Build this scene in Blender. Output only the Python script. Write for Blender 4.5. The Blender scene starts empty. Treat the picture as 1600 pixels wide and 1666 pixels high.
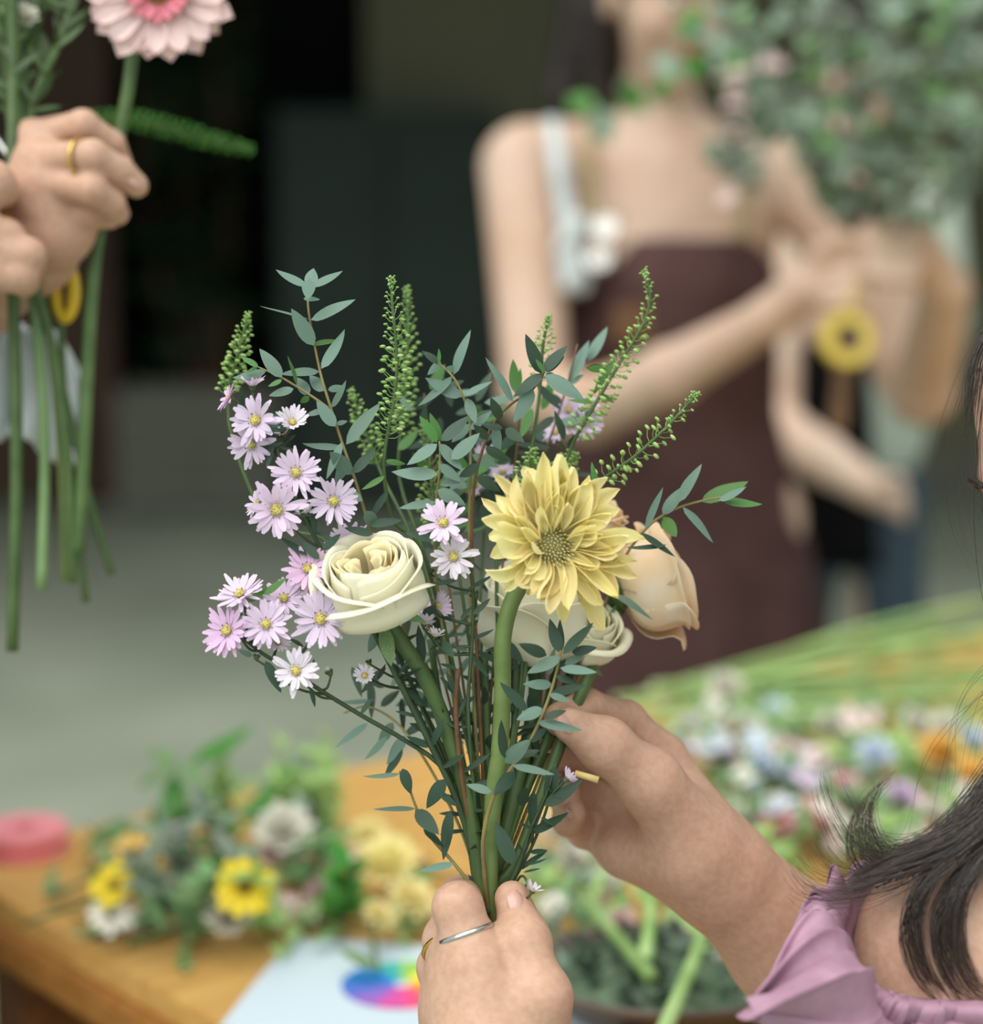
import bpy, math, random
import numpy as np
from mathutils import Vector, Matrix

random.seed(7)
np.random.seed(7)
PI = math.pi
SC = bpy.context.scene
COL = SC.collection

# ------------------------------------------------------------------ camera, world, light
F = 3400.0                       # focal length in pixels of the 1600 px wide frame
CAMZ = 1.32
TH = math.atan((833 - 270) / F)  # downward pitch
C0 = Vector((0, 0, CAMZ))
RT = Vector((1, 0, 0))
UP = Vector((0, math.sin(TH), math.cos(TH)))
FW = Vector((0, math.cos(TH), -math.sin(TH)))
cam_d = bpy.data.cameras.new('camera')
cam = bpy.data.objects.new('camera', cam_d)
COL.objects.link(cam)
cam.location = C0
cam.rotation_euler = (PI / 2 - TH, 0, 0)
cam_d.sensor_fit = 'HORIZONTAL'
cam_d.sensor_width = 36.0
cam_d.lens = F / 1600 * 36
cam_d.clip_start = 0.05
cam_d.clip_end = 100
cam_d.dof.use_dof = True
cam_d.dof.focus_distance = 0.985
cam_d.dof.aperture_fstop = 3.7
SC.camera = cam

world = bpy.data.worlds.new('overcast_sky')
SC.world = world
world.use_nodes = True
wn = world.node_tree.nodes
wn['Background'].inputs[0].default_value = (0.86, 0.98, 0.97, 1)
wn['Background'].inputs[1].default_value = 0.86

sun_d = bpy.data.lights.new('sun', 'SUN')
sun_d.energy = 3.1
sun_d.angle = math.radians(70)
sun_d.color = (1.0, 0.97, 0.92)
sun = bpy.data.objects.new('sun', sun_d)
COL.objects.link(sun)
sun.rotation_euler = Vector((0.34, 0.52, -1)).to_track_quat('-Z', 'Y').to_euler()

vs = SC.view_settings
vs.view_transform = 'Standard'
vs.look = 'None'
vs.gamma = 1
vs.exposure = 0.10
vs.use_curve_mapping = False
SC.cycles.use_denoising = True
SC.cycles.max_bounces = 6
SC.cycles.diffuse_bounces = 3
SC.cycles.caustics_reflective = False
SC.cycles.caustics_refractive = False


# ------------------------------------------------------------------ geometry helpers
def P(px, py, d):
    return C0 + RT * ((px - 800) / F * d) + UP * ((833 - py) / F * d) + FW * d


def CV(a, b, c):
    """direction: a to the right, b up, c towards the camera"""
    return (RT * a + UP * b - FW * c).normalized()


def G(px, py, z):
    v = RT * ((px - 800) / F) + UP * ((833 - py) / F) + FW
    return C0 + v * ((z - CAMZ) / v.z)


def rnd(a, b):
    return random.uniform(a, b)


def s2l(c):
    c = c / 255
    return c / 12.92 if c <= 0.04045 else ((c + 0.055) / 1.055) ** 2.4


def rgb(r, g, b):
    return (s2l(r), s2l(g), s2l(b), 1)


def path(pts, n=24):
    """Catmull-Rom through the points"""
    p = [Vector(q) for q in pts]
    if len(p) == 2:
        return [p[0].lerp(p[1], i / (n - 1)) for i in range(n)]
    p = [p[0] * 2 - p[1]] + p + [p[-1] * 2 - p[-2]]
    m = len(p) - 3
    out = []
    for i in range(n):
        t = i / (n - 1) * m
        k = min(int(t), m - 1)
        t -= k
        a, b, c, d = p[k], p[k + 1], p[k + 2], p[k + 3]
        out.append(0.5 * ((2 * b) + (c - a) * t + (2 * a - 5 * b + 4 * c - d) * t * t + (3 * b - a - 3 * c + d) * t ** 3))
    return out


def frame(z, up=None, x=None):
    """rotation whose Z axis is z"""
    z = Vector(z).normalized()
    h = Vector(up) if up is not None else Vector((0, 0, 1))
    if abs(h.normalized().dot(z)) > 0.98:
        h = Vector((1, 0.2, 0))
    x = h.cross(z).normalized()
    y = z.cross(x)
    return Matrix((x, y, z)).transposed().to_4x4()


def TM(loc, rot=None, s=1.0):
    M = Matrix.Translation(loc)
    if rot is not None:
        M = M @ rot
    return M @ Matrix.Scale(s, 4)


class MB:
    def __init__(self):
        self.v = []
        self.f = []

    def grid(self, fn, nu, nv, closed=False):
        b = len(self.v)
        for j in range(nv):
            for i in range(nu):
                self.v.append(tuple(fn(i / (nu if closed else nu - 1), j / (nv - 1))))
        for j in range(nv - 1):
            for i in range(nu if closed else nu - 1):
                i2 = (i + 1) % nu
                self.f.append((b + j * nu + i, b + j * nu + i2, b + (j + 1) * nu + i2, b + (j + 1) * nu + i))

    def tube(self, pts, radii, n=6, cap=True):
        pts = [Vector(p) for p in pts]
        m = len(pts)
        if not isinstance(radii, (list, tuple)):
            radii = [radii, radii]
        rr = [radii[0] + (radii[-1] - radii[0]) * i / (m - 1) for i in range(m)] if len(radii) == 2 else radii
        t = (pts[1] - pts[0]).normalized()
        a = t.orthogonal().normalized()
        b0 = len(self.v)
        for i in range(m):
            t2 = (pts[min(i + 1, m - 1)] - pts[max(i - 1, 0)])
            t2 = t2.normalized() if t2.length > 1e-9 else t
            a = (a - t2 * a.dot(t2)).normalized()
            c = t2.cross(a)
            for k in range(n):
                an = 2 * PI * k / n
                self.v.append(tuple(pts[i] + (a * math.cos(an) + c * math.sin(an)) * rr[i]))
        for i in range(m - 1):
            for k in range(n):
                k2 = (k + 1) % n
                self.f.append((b0 + i * n + k, b0 + i * n + k2, b0 + (i + 1) * n + k2, b0 + (i + 1) * n + k))
        if cap:
            self.f.append(tuple(b0 + k for k in reversed(range(n))))
            self.f.append(tuple(b0 + (m - 1) * n + k for k in range(n)))

    def ball(self, c, r, nu=8, nv=6, M=None):
        c = Vector(c)
        rx, ry, rz = r if isinstance(r, (tuple, list)) else (r, r, r)

        def fn(u, v):
            a = 2 * PI * u
            b = PI * (v * 0.98 + 0.01)
            q = Vector((rx * math.cos(a) * math.sin(b), ry * math.sin(a) * math.sin(b), -rz * math.cos(b)))
            return c + (M @ q if M is not None else q)
        self.grid(fn, nu, nv, True)
        n = len(self.v)
        self.f.append(tuple(n - nu * nv + k for k in reversed(range(nu))))
        self.f.append(tuple(n - nu + k for k in range(nu)))

    def box(self, M, sx, sy, sz, bev=0.0):
        b = len(self.v)
        if bev <= 0:
            for x in (-1, 1):
                for y in (-1, 1):
                    for z in (-1, 1):
                        self.v.append(tuple(M @ Vector((x * sx / 2, y * sy / 2, z * sz / 2))))
            for q in ((0, 1, 3, 2), (4, 6, 7, 5), (0, 4, 5, 1), (2, 3, 7, 6), (0, 2, 6, 4), (1, 5, 7, 3)):
                self.f.append(tuple(b + k for k in q))
            return
        import bmesh
        bm = bmesh.new()
        bmesh.ops.create_cube(bm, size=1)
        bmesh.ops.scale(bm, vec=(sx, sy, sz), verts=bm.verts)
        bmesh.ops.bevel(bm, geom=bm.edges[:], offset=bev, segments=2, affect='EDGES')
        bm.verts.index_update()
        for v in bm.verts:
            self.v.append(tuple(M @ v.co))
        for f in bm.faces:
            self.f.append(tuple(b + v.index for v in f.verts))
        bm.free()

    def add(self, me, M):
        b = len(self.v)
        self.v += [tuple(M @ Vector(q)) for q in me.v]
        self.f += [tuple(b + k for k in q) for q in me.f]

    def mesh(self, name, origin=None, smooth=True):
        m = bpy.data.meshes.new(name)
        if origin is None:
            vv = self.v
        else:
            o = Vector(origin)
            vv = [(x - o.x, y - o.y, z - o.z) for x, y, z in self.v]
        m.from_pydata(vv, [], self.f)
        if smooth:
            m.shade_smooth()
        m.update()
        return m

    def build(self, name, mat, parent=None, smooth=True):
        """world coordinates in, object origin at the first vertex' neighbourhood"""
        o = Vector(np.mean(np.array(self.v), axis=0))
        return ob(name, self.mesh(name, o, smooth), mat, parent, Matrix.Translation(o))


WM = {}


def ob(name, mesh, mat, parent=None, M=None):
    o = bpy.data.objects.new(name, mesh)
    COL.objects.link(o)
    M = M.copy() if M is not None else Matrix()
    WM[o.name] = M
    if mesh is not None and mat is not None:
        if len(mesh.materials) == 0:
            mesh.materials.append(mat)
        elif mesh.materials[0] != mat:
            o.material_slots[0].link = 'OBJECT'
            o.material_slots[0].material = mat
    if parent is not None:
        o.parent = parent
        o.matrix_parent_inverse = WM[parent.name].inverted()
    o.matrix_basis = M
    return o


def tag(o, label=None, cat=None, group=None, kind=None):
    if label:
        o['label'] = label
    if cat:
        o['category'] = cat
    if group:
        o['group'] = group
    if kind:
        o['kind'] = kind
    return o


def thing(name, loc, label, cat, group=None):
    o = ob(name, None, None, None, Matrix.Translation(loc))
    o.empty_display_size = 0.02
    return tag(o, label, cat, group)


# ------------------------------------------------------------------ implicit bodies (smooth union of tapered limbs)
def cone(a, ra, b, rb, k=0.008, flat=None):
    return ('c', Vector(a), ra, Vector(b), rb, k, flat)


def ell(c, r, rot=None, k=0.008):
    return ('e', Vector(c), r, rot, k)


def chain(pts, rad, k=0.006, k0=None):
    out = []
    for i in range(len(pts) - 1):
        out.append(cone(pts[i], rad[i], pts[i + 1], rad[i + 1], (k0 if (i == 0 and k0) else k)))
    return out


def sdf_mesh(prims, h, smooth=2):
    lo = np.array([1e9] * 3)
    hi = -lo
    bbs = []
    for p in prims:
        if p[0] == 'c':
            a, ra, b, rb = np.array(p[1]), p[2], np.array(p[3]), p[4]
            l = np.minimum(a - ra, b - rb)
            u = np.maximum(a + ra, b + rb)
            k = p[5]
        else:
            r = max(p[2])
            l = np.array(p[1]) - r
            u = np.array(p[1]) + r
            k = p[4]
        bbs.append((l - k - 3 * h, u + k + 3 * h))
        lo = np.minimum(lo, l - 3 * h - abs(k) * 0.6)
        hi = np.maximum(hi, u + 3 * h + abs(k) * 0.6)
    n = np.ceil((hi - lo) / h).astype(int) + 1
    D = np.full(n, 0.03, dtype=np.float32)
    ax = [lo[i] + h * np.arange(n[i]) for i in range(3)]
    for p, (l, u) in zip(prims, bbs):
        i0 = np.maximum(np.floor((l - lo) / h).astype(int), 0)
        i1 = np.minimum(np.ceil((u - lo) / h).astype(int) + 1, n)
        X = (ax[0][i0[0]:i1[0]])[:, None, None]
        Y = (ax[1][i0[1]:i1[1]])[None, :, None]
        Z = (ax[2][i0[2]:i1[2]])[None, None, :]
        if p[0] == 'c':
            a, ra, b, rb, k, flat = p[1:]
            ab = b - a
            L2 = max(ab.length_squared, 1e-12)
            px, py, pz = X - a.x, Y - a.y, Z - a.z
            t = np.clip((px * ab.x + py * ab.y + pz * ab.z) / L2, 0, 1)
            qx, qy, qz = px - t * ab.x, py - t * ab.y, pz - t * ab.z
            if flat is not None:
                nn, s = flat
                dn = (qx * nn.x + qy * nn.y + qz * nn.z) * (s - 1)
                qx, qy, qz = qx + dn * nn.x, qy + dn * nn.y, qz + dn * nn.z
            d = np.sqrt(qx * qx + qy * qy + qz * qz) - (ra + t * (rb - ra))
        else:
            c, r, rot, k = p[1:]
            px, py, pz = X - c.x, Y - c.y, Z - c.z
            if rot is not None:
                m = rot.to_3x3()
                cols = [m.col[i] for i in range(3)]
                px, py, pz = [px * q.x + py * q.y + pz * q.z for q in cols]
            k0 = np.sqrt((px / r[0]) ** 2 + (py / r[1]) ** 2 + (pz / r[2]) ** 2)
            k1 = np.sqrt((px / r[0] ** 2) ** 2 + (py / r[1] ** 2) ** 2 + (pz / r[2] ** 2) ** 2) + 1e-9
            d = k0 * (k0 - 1) / k1
        S = D[i0[0]:i1[0], i0[1]:i1[1], i0[2]:i1[2]]
        if k >= 0:
            hh = np.clip(0.5 + 0.5 * (S - d) / max(k, 1e-6), 0, 1)
            S[...] = S * (1 - hh) + d * hh - k * hh * (1 - hh)
        else:   # negative k carves
            kk = -k
            hh = np.clip(0.5 - 0.5 * (S + d) / kk, 0, 1)
            S[...] = S * (1 - hh) - d * hh + kk * hh * (1 - hh)
    # surface nets
    neg = D < 0
    cs = tuple(x - 1 for x in D.shape)
    acc = np.zeros(cs + (3,), np.float32)
    cnt = np.zeros(cs, np.float32)
    offs = [(i, j, k) for i in (0, 1) for j in (0, 1) for k in (0, 1)]

    def sl(o):
        return tuple(slice(o[i], o[i] + cs[i]) for i in range(3))
    for o in offs:
        for a in range(3):
            if o[a]:
                continue
            o2 = list(o)
            o2[a] = 1
            s0, s1 = D[sl(o)], D[sl(o2)]
            m = neg[sl(o)] != neg[sl(o2)]
            if not m.any():
                continue
            idx = np.nonzero(m)
            t = s0[idx] / (s0[idx] - s1[idx])
            for c in range(3):
                acc[idx + (np.full(len(idx[0]), c),)] += o[c] + (t if c == a else 0)
            cnt[idx] += 1
    act = cnt > 0
    ids = -np.ones(cs, np.int64)
    ids[act] = np.arange(act.sum())
    cell = np.argwhere(act)
    V = (cell + acc[act] / cnt[act][:, None]) * h + lo
    quads = []
    for a in range(3):
        b, c = (a + 1) % 3, (a + 2) % 3
        s0 = [slice(0, x) for x in D.shape]
        s1 = [slice(0, x) for x in D.shape]
        s0[a] = slice(0, D.shape[a] - 1)
        s1[a] = slice(1, D.shape[a])
        for q in (b, c):
            s0[q] = s1[q] = slice(1, D.shape[q] - 1)
        n0, n1 = neg[tuple(s0)], neg[tuple(s1)]
        for flip in (False, True):
            m = (n0 & ~n1) if not flip else (~n0 & n1)
            e = np.argwhere(m)
            if len(e) == 0:
                continue
            base = e.copy()
            base[:, b] += 1
            base[:, c] += 1
            q4 = []
            for db, dc in ((1, 1), (0, 1), (0, 0), (1, 0)):
                g = base.copy()
                g[:, b] -= db
                g[:, c] -= dc
                q4.append(ids[g[:, 0], g[:, 1], g[:, 2]])
            q4 = np.stack(q4, 1)
            if flip:
                q4 = q4[:, ::-1]
            quads.append(q4)
    Q = np.concatenate(quads)
    Q = Q[(Q >= 0).all(1)]
    for _ in range(smooth):
        s = np.zeros_like(V)
        w = np.zeros(len(V))
        for i in range(4):
            np.add.at(s, Q[:, i], V[Q[:, (i + 1) % 4]])
            np.add.at(w, Q[:, i], 1)
            np.add.at(s, Q[:, i], V[Q[:, (i + 3) % 4]])
            np.add.at(w, Q[:, i], 1)
        V = V * 0.4 + 0.6 * s / np.maximum(w, 1)[:, None]
    mb = MB()
    mb.v = [tuple(x) for x in V.tolist()]
    mb.f = [tuple(x) for x in Q.tolist()]
    return mb


# ------------------------------------------------------------------ materials
def mat(name, col, rough=0.6, col2=None, scale=40.0, mixw=0.5, bump=0.0, sss=0.0, transl=0.0, metal=0.0, hvar=0.0, vvar=0.0,
        stretch=None, spec=0.5, detail=3.0, lo=0.35, hi=0.65, tcol=None):
    m = bpy.data.materials.new(name)
    m.use_nodes = True
    nt = m.node_tree
    N, L = nt.nodes, nt.links
    pr = N['Principled BSDF']
    pr.inputs['Roughness'].default_value = rough
    pr.inputs['Metallic'].default_value = metal
    pr.inputs['Specular IOR Level'].default_value = spec
    pr.inputs['Base Color'].default_value = col
    src = None
    if col2 is not None or bump > 0:
        tc = N.new('ShaderNodeTexCoord')
        mp = N.new('ShaderNodeMapping')
        if stretch:
            mp.inputs['Scale'].default_value = stretch
        L.new(tc.outputs['Object'], mp.inputs[0])
        nz = N.new('ShaderNodeTexNoise')
        nz.inputs['Scale'].default_value = scale
        nz.inputs['Detail'].default_value = detail
        L.new(mp.outputs[0], nz.inputs['Vector'])
        if col2 is not None:
            rp = N.new('ShaderNodeValToRGB')
            rp.color_ramp.elements[0].position = lo
            rp.color_ramp.elements[0].color = col
            rp.color_ramp.elements[1].position = hi
            rp.color_ramp.elements[1].color = col2
            L.new(nz.outputs['Fac'], rp.inputs[0])
            src = rp.outputs[0]
        if bump > 0:
            bp = N.new('ShaderNodeBump')
            bp.inputs['Strength'].default_value = bump
            bp.inputs['Distance'].default_value = 0.002
            L.new(nz.outputs['Fac'], bp.inputs['Height'])
            L.new(bp.outputs[0], pr.inputs['Normal'])
    if hvar > 0 or vvar > 0:
        oi = N.new('ShaderNodeObjectInfo')
        hs = N.new('ShaderNodeHueSaturation')
        if src is not None:
            L.new(src, hs.inputs['Color'])
        else:
            hs.inputs['Color'].default_value = col
        for key, v, mid in (('Hue', hvar, 0.5), ('Value', vvar, 1.0)):
            mr = N.new('ShaderNodeMapRange')
            mr.inputs['To Min'].default_value = mid - v
            mr.inputs['To Max'].default_value = mid + v
            L.new(oi.outputs['Random'], mr.inputs['Value'])
            L.new(mr.outputs[0], hs.inputs[key])
        src = hs.outputs[0]
    if src is not None:
        L.new(src, pr.inputs['Base Color'])
    if sss > 0:
        pr.inputs['Subsurface Weight'].default_value = sss
        pr.inputs['Subsurface Radius'].default_value = (1.0, 0.35, 0.2)
        pr.inputs['Subsurface Scale'].default_value = 0.008
    if transl > 0:
        tr = N.new('ShaderNodeBsdfTranslucent')
        if tcol is not None:
            tr.inputs['Color'].default_value = tcol
        elif src is not None:
            L.new(src, tr.inputs['Color'])
        else:
            tr.inputs['Color'].default_value = col
        mx = N.new('ShaderNodeMixShader')
        mx.inputs[0].default_value = transl
        L.new(pr.outputs[0], mx.inputs[1])
        L.new(tr.outputs[0], mx.inputs[2])
        L.new(mx.outputs[0], N['Material Output'].inputs[0])
    return m


M = {}
M['skin'] = mat('skin_fair', rgb(218, 188, 166), 0.5, rgb(206, 170, 146), 30, sss=0.25, bump=0.05, spec=0.35)
M['skin_hand'] = mat('skin_hand', rgb(198, 160, 138), 0.48, rgb(190, 149, 126), 260, detail=4, sss=0.3, bump=0.16, spec=0.35)
M['skin_warm'] = mat('skin_warm', rgb(204, 178, 160), 0.5, rgb(192, 158, 136), 8, sss=0.2, spec=0.35)
M['nail'] = mat('nail', rgb(200, 156, 142), 0.25, spec=0.6)
M['lips'] = mat('lips', rgb(176, 84, 78), 0.35)
M['eye_white'] = mat('eye_white', rgb(225, 222, 218), 0.2)
M['eye_dark'] = mat('eye_dark', rgb(28, 20, 16), 0.2)
M['hair'] = mat('hair_dark', rgb(44, 34, 30), 0.38, rgb(66, 50, 42), 30, spec=0.7)
M['hair2'] = mat('hair_black', rgb(30, 23, 22), 0.5, rgb(42, 32, 30), 30, spec=0.4)
M['mauve'] = mat('mauve_cotton', rgb(190, 150, 170), 0.85, rgb(172, 132, 152), 60, bump=0.15, transl=0.12, spec=0.15)
M['apron'] = mat('brown_apron', rgb(88, 64, 62), 0.9, rgb(76, 54, 52), 14, bump=0.1, spec=0.1)
M['patch'] = mat('leather_patch', rgb(116, 82, 56), 0.7)
M['white_cloth'] = mat('white_cloth', rgb(220, 226, 226), 0.85, rgb(200, 208, 210), 20, spec=0.1, transl=0.15)
M['pale_shirt'] = mat('pale_shirt', rgb(176, 186, 172), 0.9, spec=0.1)
M['black_cloth'] = mat('black_cloth', rgb(16, 15, 17), 0.95, spec=0.05)
M['jeans'] = mat('jeans', rgb(70, 84, 94), 0.9, rgb(58, 70, 82), 30, spec=0.1)
M['silver'] = mat('silver', rgb(190, 188, 184), 0.25, metal=1.0)
M['gold'] = mat('gold', rgb(214, 172, 96), 0.25, metal=1.0)
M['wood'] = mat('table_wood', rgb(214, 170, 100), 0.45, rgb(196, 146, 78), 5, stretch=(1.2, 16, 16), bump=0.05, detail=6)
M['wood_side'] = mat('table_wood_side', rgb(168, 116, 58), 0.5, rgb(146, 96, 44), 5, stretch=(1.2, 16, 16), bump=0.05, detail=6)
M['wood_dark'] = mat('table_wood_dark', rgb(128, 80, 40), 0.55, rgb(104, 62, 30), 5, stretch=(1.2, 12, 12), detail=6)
# foliage
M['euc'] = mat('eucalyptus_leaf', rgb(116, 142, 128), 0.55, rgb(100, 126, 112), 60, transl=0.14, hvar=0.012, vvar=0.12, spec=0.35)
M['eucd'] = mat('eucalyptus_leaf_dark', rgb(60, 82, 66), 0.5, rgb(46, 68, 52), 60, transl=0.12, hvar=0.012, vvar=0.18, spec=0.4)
M['eucg'] = mat('young_leaf_green', rgb(84, 130, 62), 0.5, rgb(66, 112, 50), 60, transl=0.22, hvar=0.012, vvar=0.12)
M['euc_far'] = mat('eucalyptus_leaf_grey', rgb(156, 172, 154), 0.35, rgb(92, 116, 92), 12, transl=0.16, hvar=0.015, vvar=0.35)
M['leafbright'] = mat('bright_green_leaf', rgb(78, 154, 48), 0.45, rgb(56, 128, 36), 20, transl=0.3, hvar=0.015, vvar=0.15)
M['leafmid'] = mat('mid_green_leaf', rgb(138, 172, 116), 0.5, rgb(104, 142, 86), 20, transl=0.22, hvar=0.02, vvar=0.25)
M['leafdark'] = mat('dark_green_leaf', rgb(34, 60, 36), 0.6, rgb(22, 42, 26), 12, transl=0.12, hvar=0.015, vvar=0.3)
M['twig'] = mat('olive_twig', rgb(150, 138, 84), 0.6, rgb(120, 104, 62), 60)
M['twigbrown'] = mat('red_brown_twig', rgb(116, 84, 52), 0.6, rgb(92, 62, 42), 60)
M['stem'] = mat('green_stem', rgb(80, 104, 54), 0.5, rgb(62, 86, 42), 50, vvar=0.1)
M['stemlight'] = mat('pale_green_stem', rgb(118, 138, 78), 0.55, rgb(98, 120, 62), 60, bump=0.05, transl=0.05)
M['stemdark'] = mat('dark_green_stem', rgb(58, 78, 48), 0.55, rgb(46, 62, 38), 50, vvar=0.12)
M['stempale'] = mat('pale_stalk', rgb(172, 200, 132), 0.5, rgb(130, 166, 92), 20, vvar=0.35)
M['pod'] = mat('pod_green', rgb(186, 212, 140), 0.5, rgb(140, 184, 92), 200, transl=0.25)
# flowers
M['rose'] = mat('cream_petal', rgb(255, 252, 236), 0.6, rgb(254, 248, 222), 30, transl=0.30, spec=0.2)
M['rosein'] = mat('yellow_cream_petal', rgb(255, 248, 220), 0.6, rgb(255, 238, 188), 30, transl=0.34, spec=0.2)
M['peach'] = mat('peach_petal', rgb(252, 214, 170), 0.6, rgb(253, 240, 216), 26, transl=0.3, spec=0.2)
M['yellow'] = mat('yellow_petal', rgb(255, 246, 194), 0.6, rgb(254, 238, 174), 40, transl=0.36, hvar=0.01, vvar=0.05, spec=0.2)
M['aster'] = mat('lilac_petal', rgb(224, 200, 226), 0.6, rgb(234, 216, 236), 120, transl=0.25, hvar=0.02, vvar=0.06, spec=0.2)
M['asterpink'] = mat('pink_lilac_petal', rgb(224, 184, 222), 0.6, rgb(232, 202, 230), 120, transl=0.25, hvar=0.01, vvar=0.05, spec=0.2)
M['asterwhite'] = mat('pale_lilac_petal', rgb(232, 222, 234), 0.6, transl=0.25, vvar=0.05, spec=0.2)
M['disc'] = mat('yellow_disc', rgb(226, 214, 136), 0.7, rgb(170, 148, 62), 14, lo=0.42, hi=0.58)
M['discolive'] = mat('olive_disc', rgb(150, 120, 40), 0.7, rgb(110, 86, 28), 300)
M['calyx'] = mat('calyx_green', rgb(92, 106, 66), 0.6, rgb(70, 84, 50), 200)
M['gerb'] = mat('blush_petal', rgb(244, 222, 218), 0.6, rgb(238, 206, 206), 30, transl=0.25, vvar=0.05, spec=0.2)
M['gerbpink'] = mat('pink_petal', rgb(220, 130, 144), 0.6, transl=0.2)
M['white'] = mat('white_petal', rgb(236, 234, 222), 0.6, rgb(224, 220, 206), 40, transl=0.25, vvar=0.08)
M['pink'] = mat('rose_pink_petal', rgb(246, 184, 186), 0.6, rgb(248, 206, 206), 40, transl=0.25, vvar=0.1)
M['blue'] = mat('pale_blue_petal', rgb(212, 224, 240), 0.6, rgb(222, 232, 244), 40, transl=0.25, vvar=0.06)
M['brightyellow'] = mat('bright_yellow_petal', rgb(244, 220, 40), 0.55, rgb(236, 204, 30), 40, transl=0.2, vvar=0.05)
M['orange'] = mat('orange_petal', rgb(244, 200, 110), 0.55, transl=0.2)
# ware
M['pinkplastic'] = mat('pink_plastic', rgb(252, 158, 164), 0.4, rgb(248, 146, 154), 8)
M['yellowplastic'] = mat('yellow_plastic', rgb(226, 188, 32), 0.4)
M['greytray'] = mat('grey_brown_tray', rgb(100, 88, 80), 0.5, rgb(84, 72, 66), 12)
M['soil'] = mat('mossy_filling', rgb(60, 76, 58), 0.9, rgb(98, 118, 92), 60, bump=0.6)
M['black'] = mat('black_metal', rgb(24, 26, 30), 0.35)
M['tape'] = mat('yellow_tape', rgb(196, 170, 70), 0.5)
# setting
M['floor'] = mat('concrete_floor', rgb(160, 166, 150), 0.38, rgb(138, 146, 130), 1.6, detail=5, spec=0.5)
M['wall_dark'] = mat('dark_wall', rgb(14, 17, 14), 0.95, rgb(9, 11, 9), 0.7, spec=0.1)
M['wall_olive'] = mat('olive_wall', rgb(112, 110, 88), 0.9, rgb(100, 100, 80), 0.8, spec=0.1)
M['shade_roof'] = mat('dark_shade_roof', rgb(30, 29, 25), 0.95, spec=0.1)
M['brownwood'] = mat('brown_board', rgb(84, 60, 46), 0.8, rgb(66, 46, 36), 2, stretch=(8, 8, 1))
M['crate'] = mat('grey_crate', rgb(112, 112, 100), 0.9, rgb(96, 96, 86), 3)
M['glass'] = mat('dull_glass', rgb(60, 74, 68), 0.4, rgb(46, 58, 54), 0.8)
M['teal'] = mat('dark_teal_paint', rgb(50, 62, 56), 0.7, rgb(40, 50, 46), 1.5, spec=0.3)

# ------------------------------------------------------------------ the setting
def struct(name, mb, m, parent=None, smooth=False):
    o = mb.build(name, m, parent, smooth)
    if parent is None:
        o['kind'] = 'structure'
    return o


b = MB()
b.box(Matrix.Translation((0, 4, -0.05)), 16, 16, 0.1)
struct('floor', b, M['floor'])
YB = 8.7
b = MB()
b.box(Matrix.Translation((0, YB + 0.1, 2.0)), 16, 0.2, 4.2)
wb = struct('wall_back', b, M['wall_dark'])
b = MB()
b.box(Matrix.Translation((0, 6.9, 3.25)), 16, 4.4, 0.15)
struct('shade_roof', b, M['shade_roof'])  # unseen roof, added to keep daylight off the back area
b = MB()
b.box(Matrix.Translation((-4.3, 6.6, 1.6)), 0.2, 4.2, 3.4)
struct('wall_left', b, M['wall_dark'])
b = MB()
b.box(Matrix.Translation((4.3, 6.6, 1.6)), 0.2, 4.2, 3.4)
struct('wall_right', b, M['wall_olive'])
# olive plastered pier standing in front of the dark wall, with its plinth
b = MB()
b.box(Matrix.Translation((1.85, 8.6, 1.6)), 4.7, 0.3, 3.15)
pier = struct('wall_center', b, M['wall_olive'])
b = MB()
b.box(Matrix.Translation((1.85, 8.43, 0.08)), 4.7, 0.04, 0.16, 0.01)
struct('baseboard_center', b, M['crate'])
# dark teal cupboard against the pier, two doors with knobs
cup = thing('tall_cupboard', (-0.42, 8.2, 0), 'tall dark teal cupboard behind the bouquet, left of the standing person', 'cupboard')
b = MB()
b.box(Matrix.Translation((-0.40, 8.22, 0.78)), 0.84, 0.4, 1.50, 0.01)
b.build('body', M['teal'], cup, False)
for i in range(2):
    b = MB()
    b.box(Matrix.Translation((-0.605 + 0.41 * i, 8.008, 0.78)), 0.39, 0.02, 1.42, 0.006)
    dr_ = b.build('door', M['teal'], cup, False)
    b = MB()
    b.ball((-0.44 + 0.08 * i, 7.985, 0.82), 0.016, 8, 6)
    b.build('knob', M['black'], dr_)

# brown board screen at the far left, boards one by one
scr = thing('board_screen', (-2.0, 8.2, 0), 'dark brown upright board screen behind the hanging flower stems', 'screen')
for i in range(6):
    b = MB()
    b.box(Matrix.Translation((-2.17 + i * 0.125, 8.25 + 0.006 * (i % 2), 1.02)), 0.118, 0.03, 2.0, 0.004)
    b.build('board', M['brownwood'], scr, False)
for z in (0.35, 1.7):
    b = MB()
    b.box(Matrix.Translation((-1.86, 8.285, z)), 0.76, 0.03, 0.09)
    b.build('rail', M['brownwood'], scr, False)
# grey crate on the floor by the dark wall
cr = thing('slatted_crate', (-1.1, 8.1, 0), 'grey slatted crate on the floor by the dark back wall', 'crate')
for i in range(4):
    for s in (-1, 1):
        b = MB()
        b.box(Matrix.Translation((-1.12, 8.1 + s * 0.2, 0.07 + i * 0.115)), 0.62, 0.02, 0.1, 0.004)
        b.build('slat', M['crate'], cr, False)
for sx in (-1, 1):
    for s in (-1, 1):
        b = MB()
        b.box(Matrix.Translation((-1.12 + sx * 0.29, 8.1 + s * 0.178, 0.24)), 0.04, 0.025, 0.48)
        b.build('corner_post', M['crate'], cr, False)
b = MB()
b.box(Matrix.Translation((-1.12, 8.1, 0.03)), 0.6, 0.38, 0.03)
b.build('bottom', M['crate'], cr, False)


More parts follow.
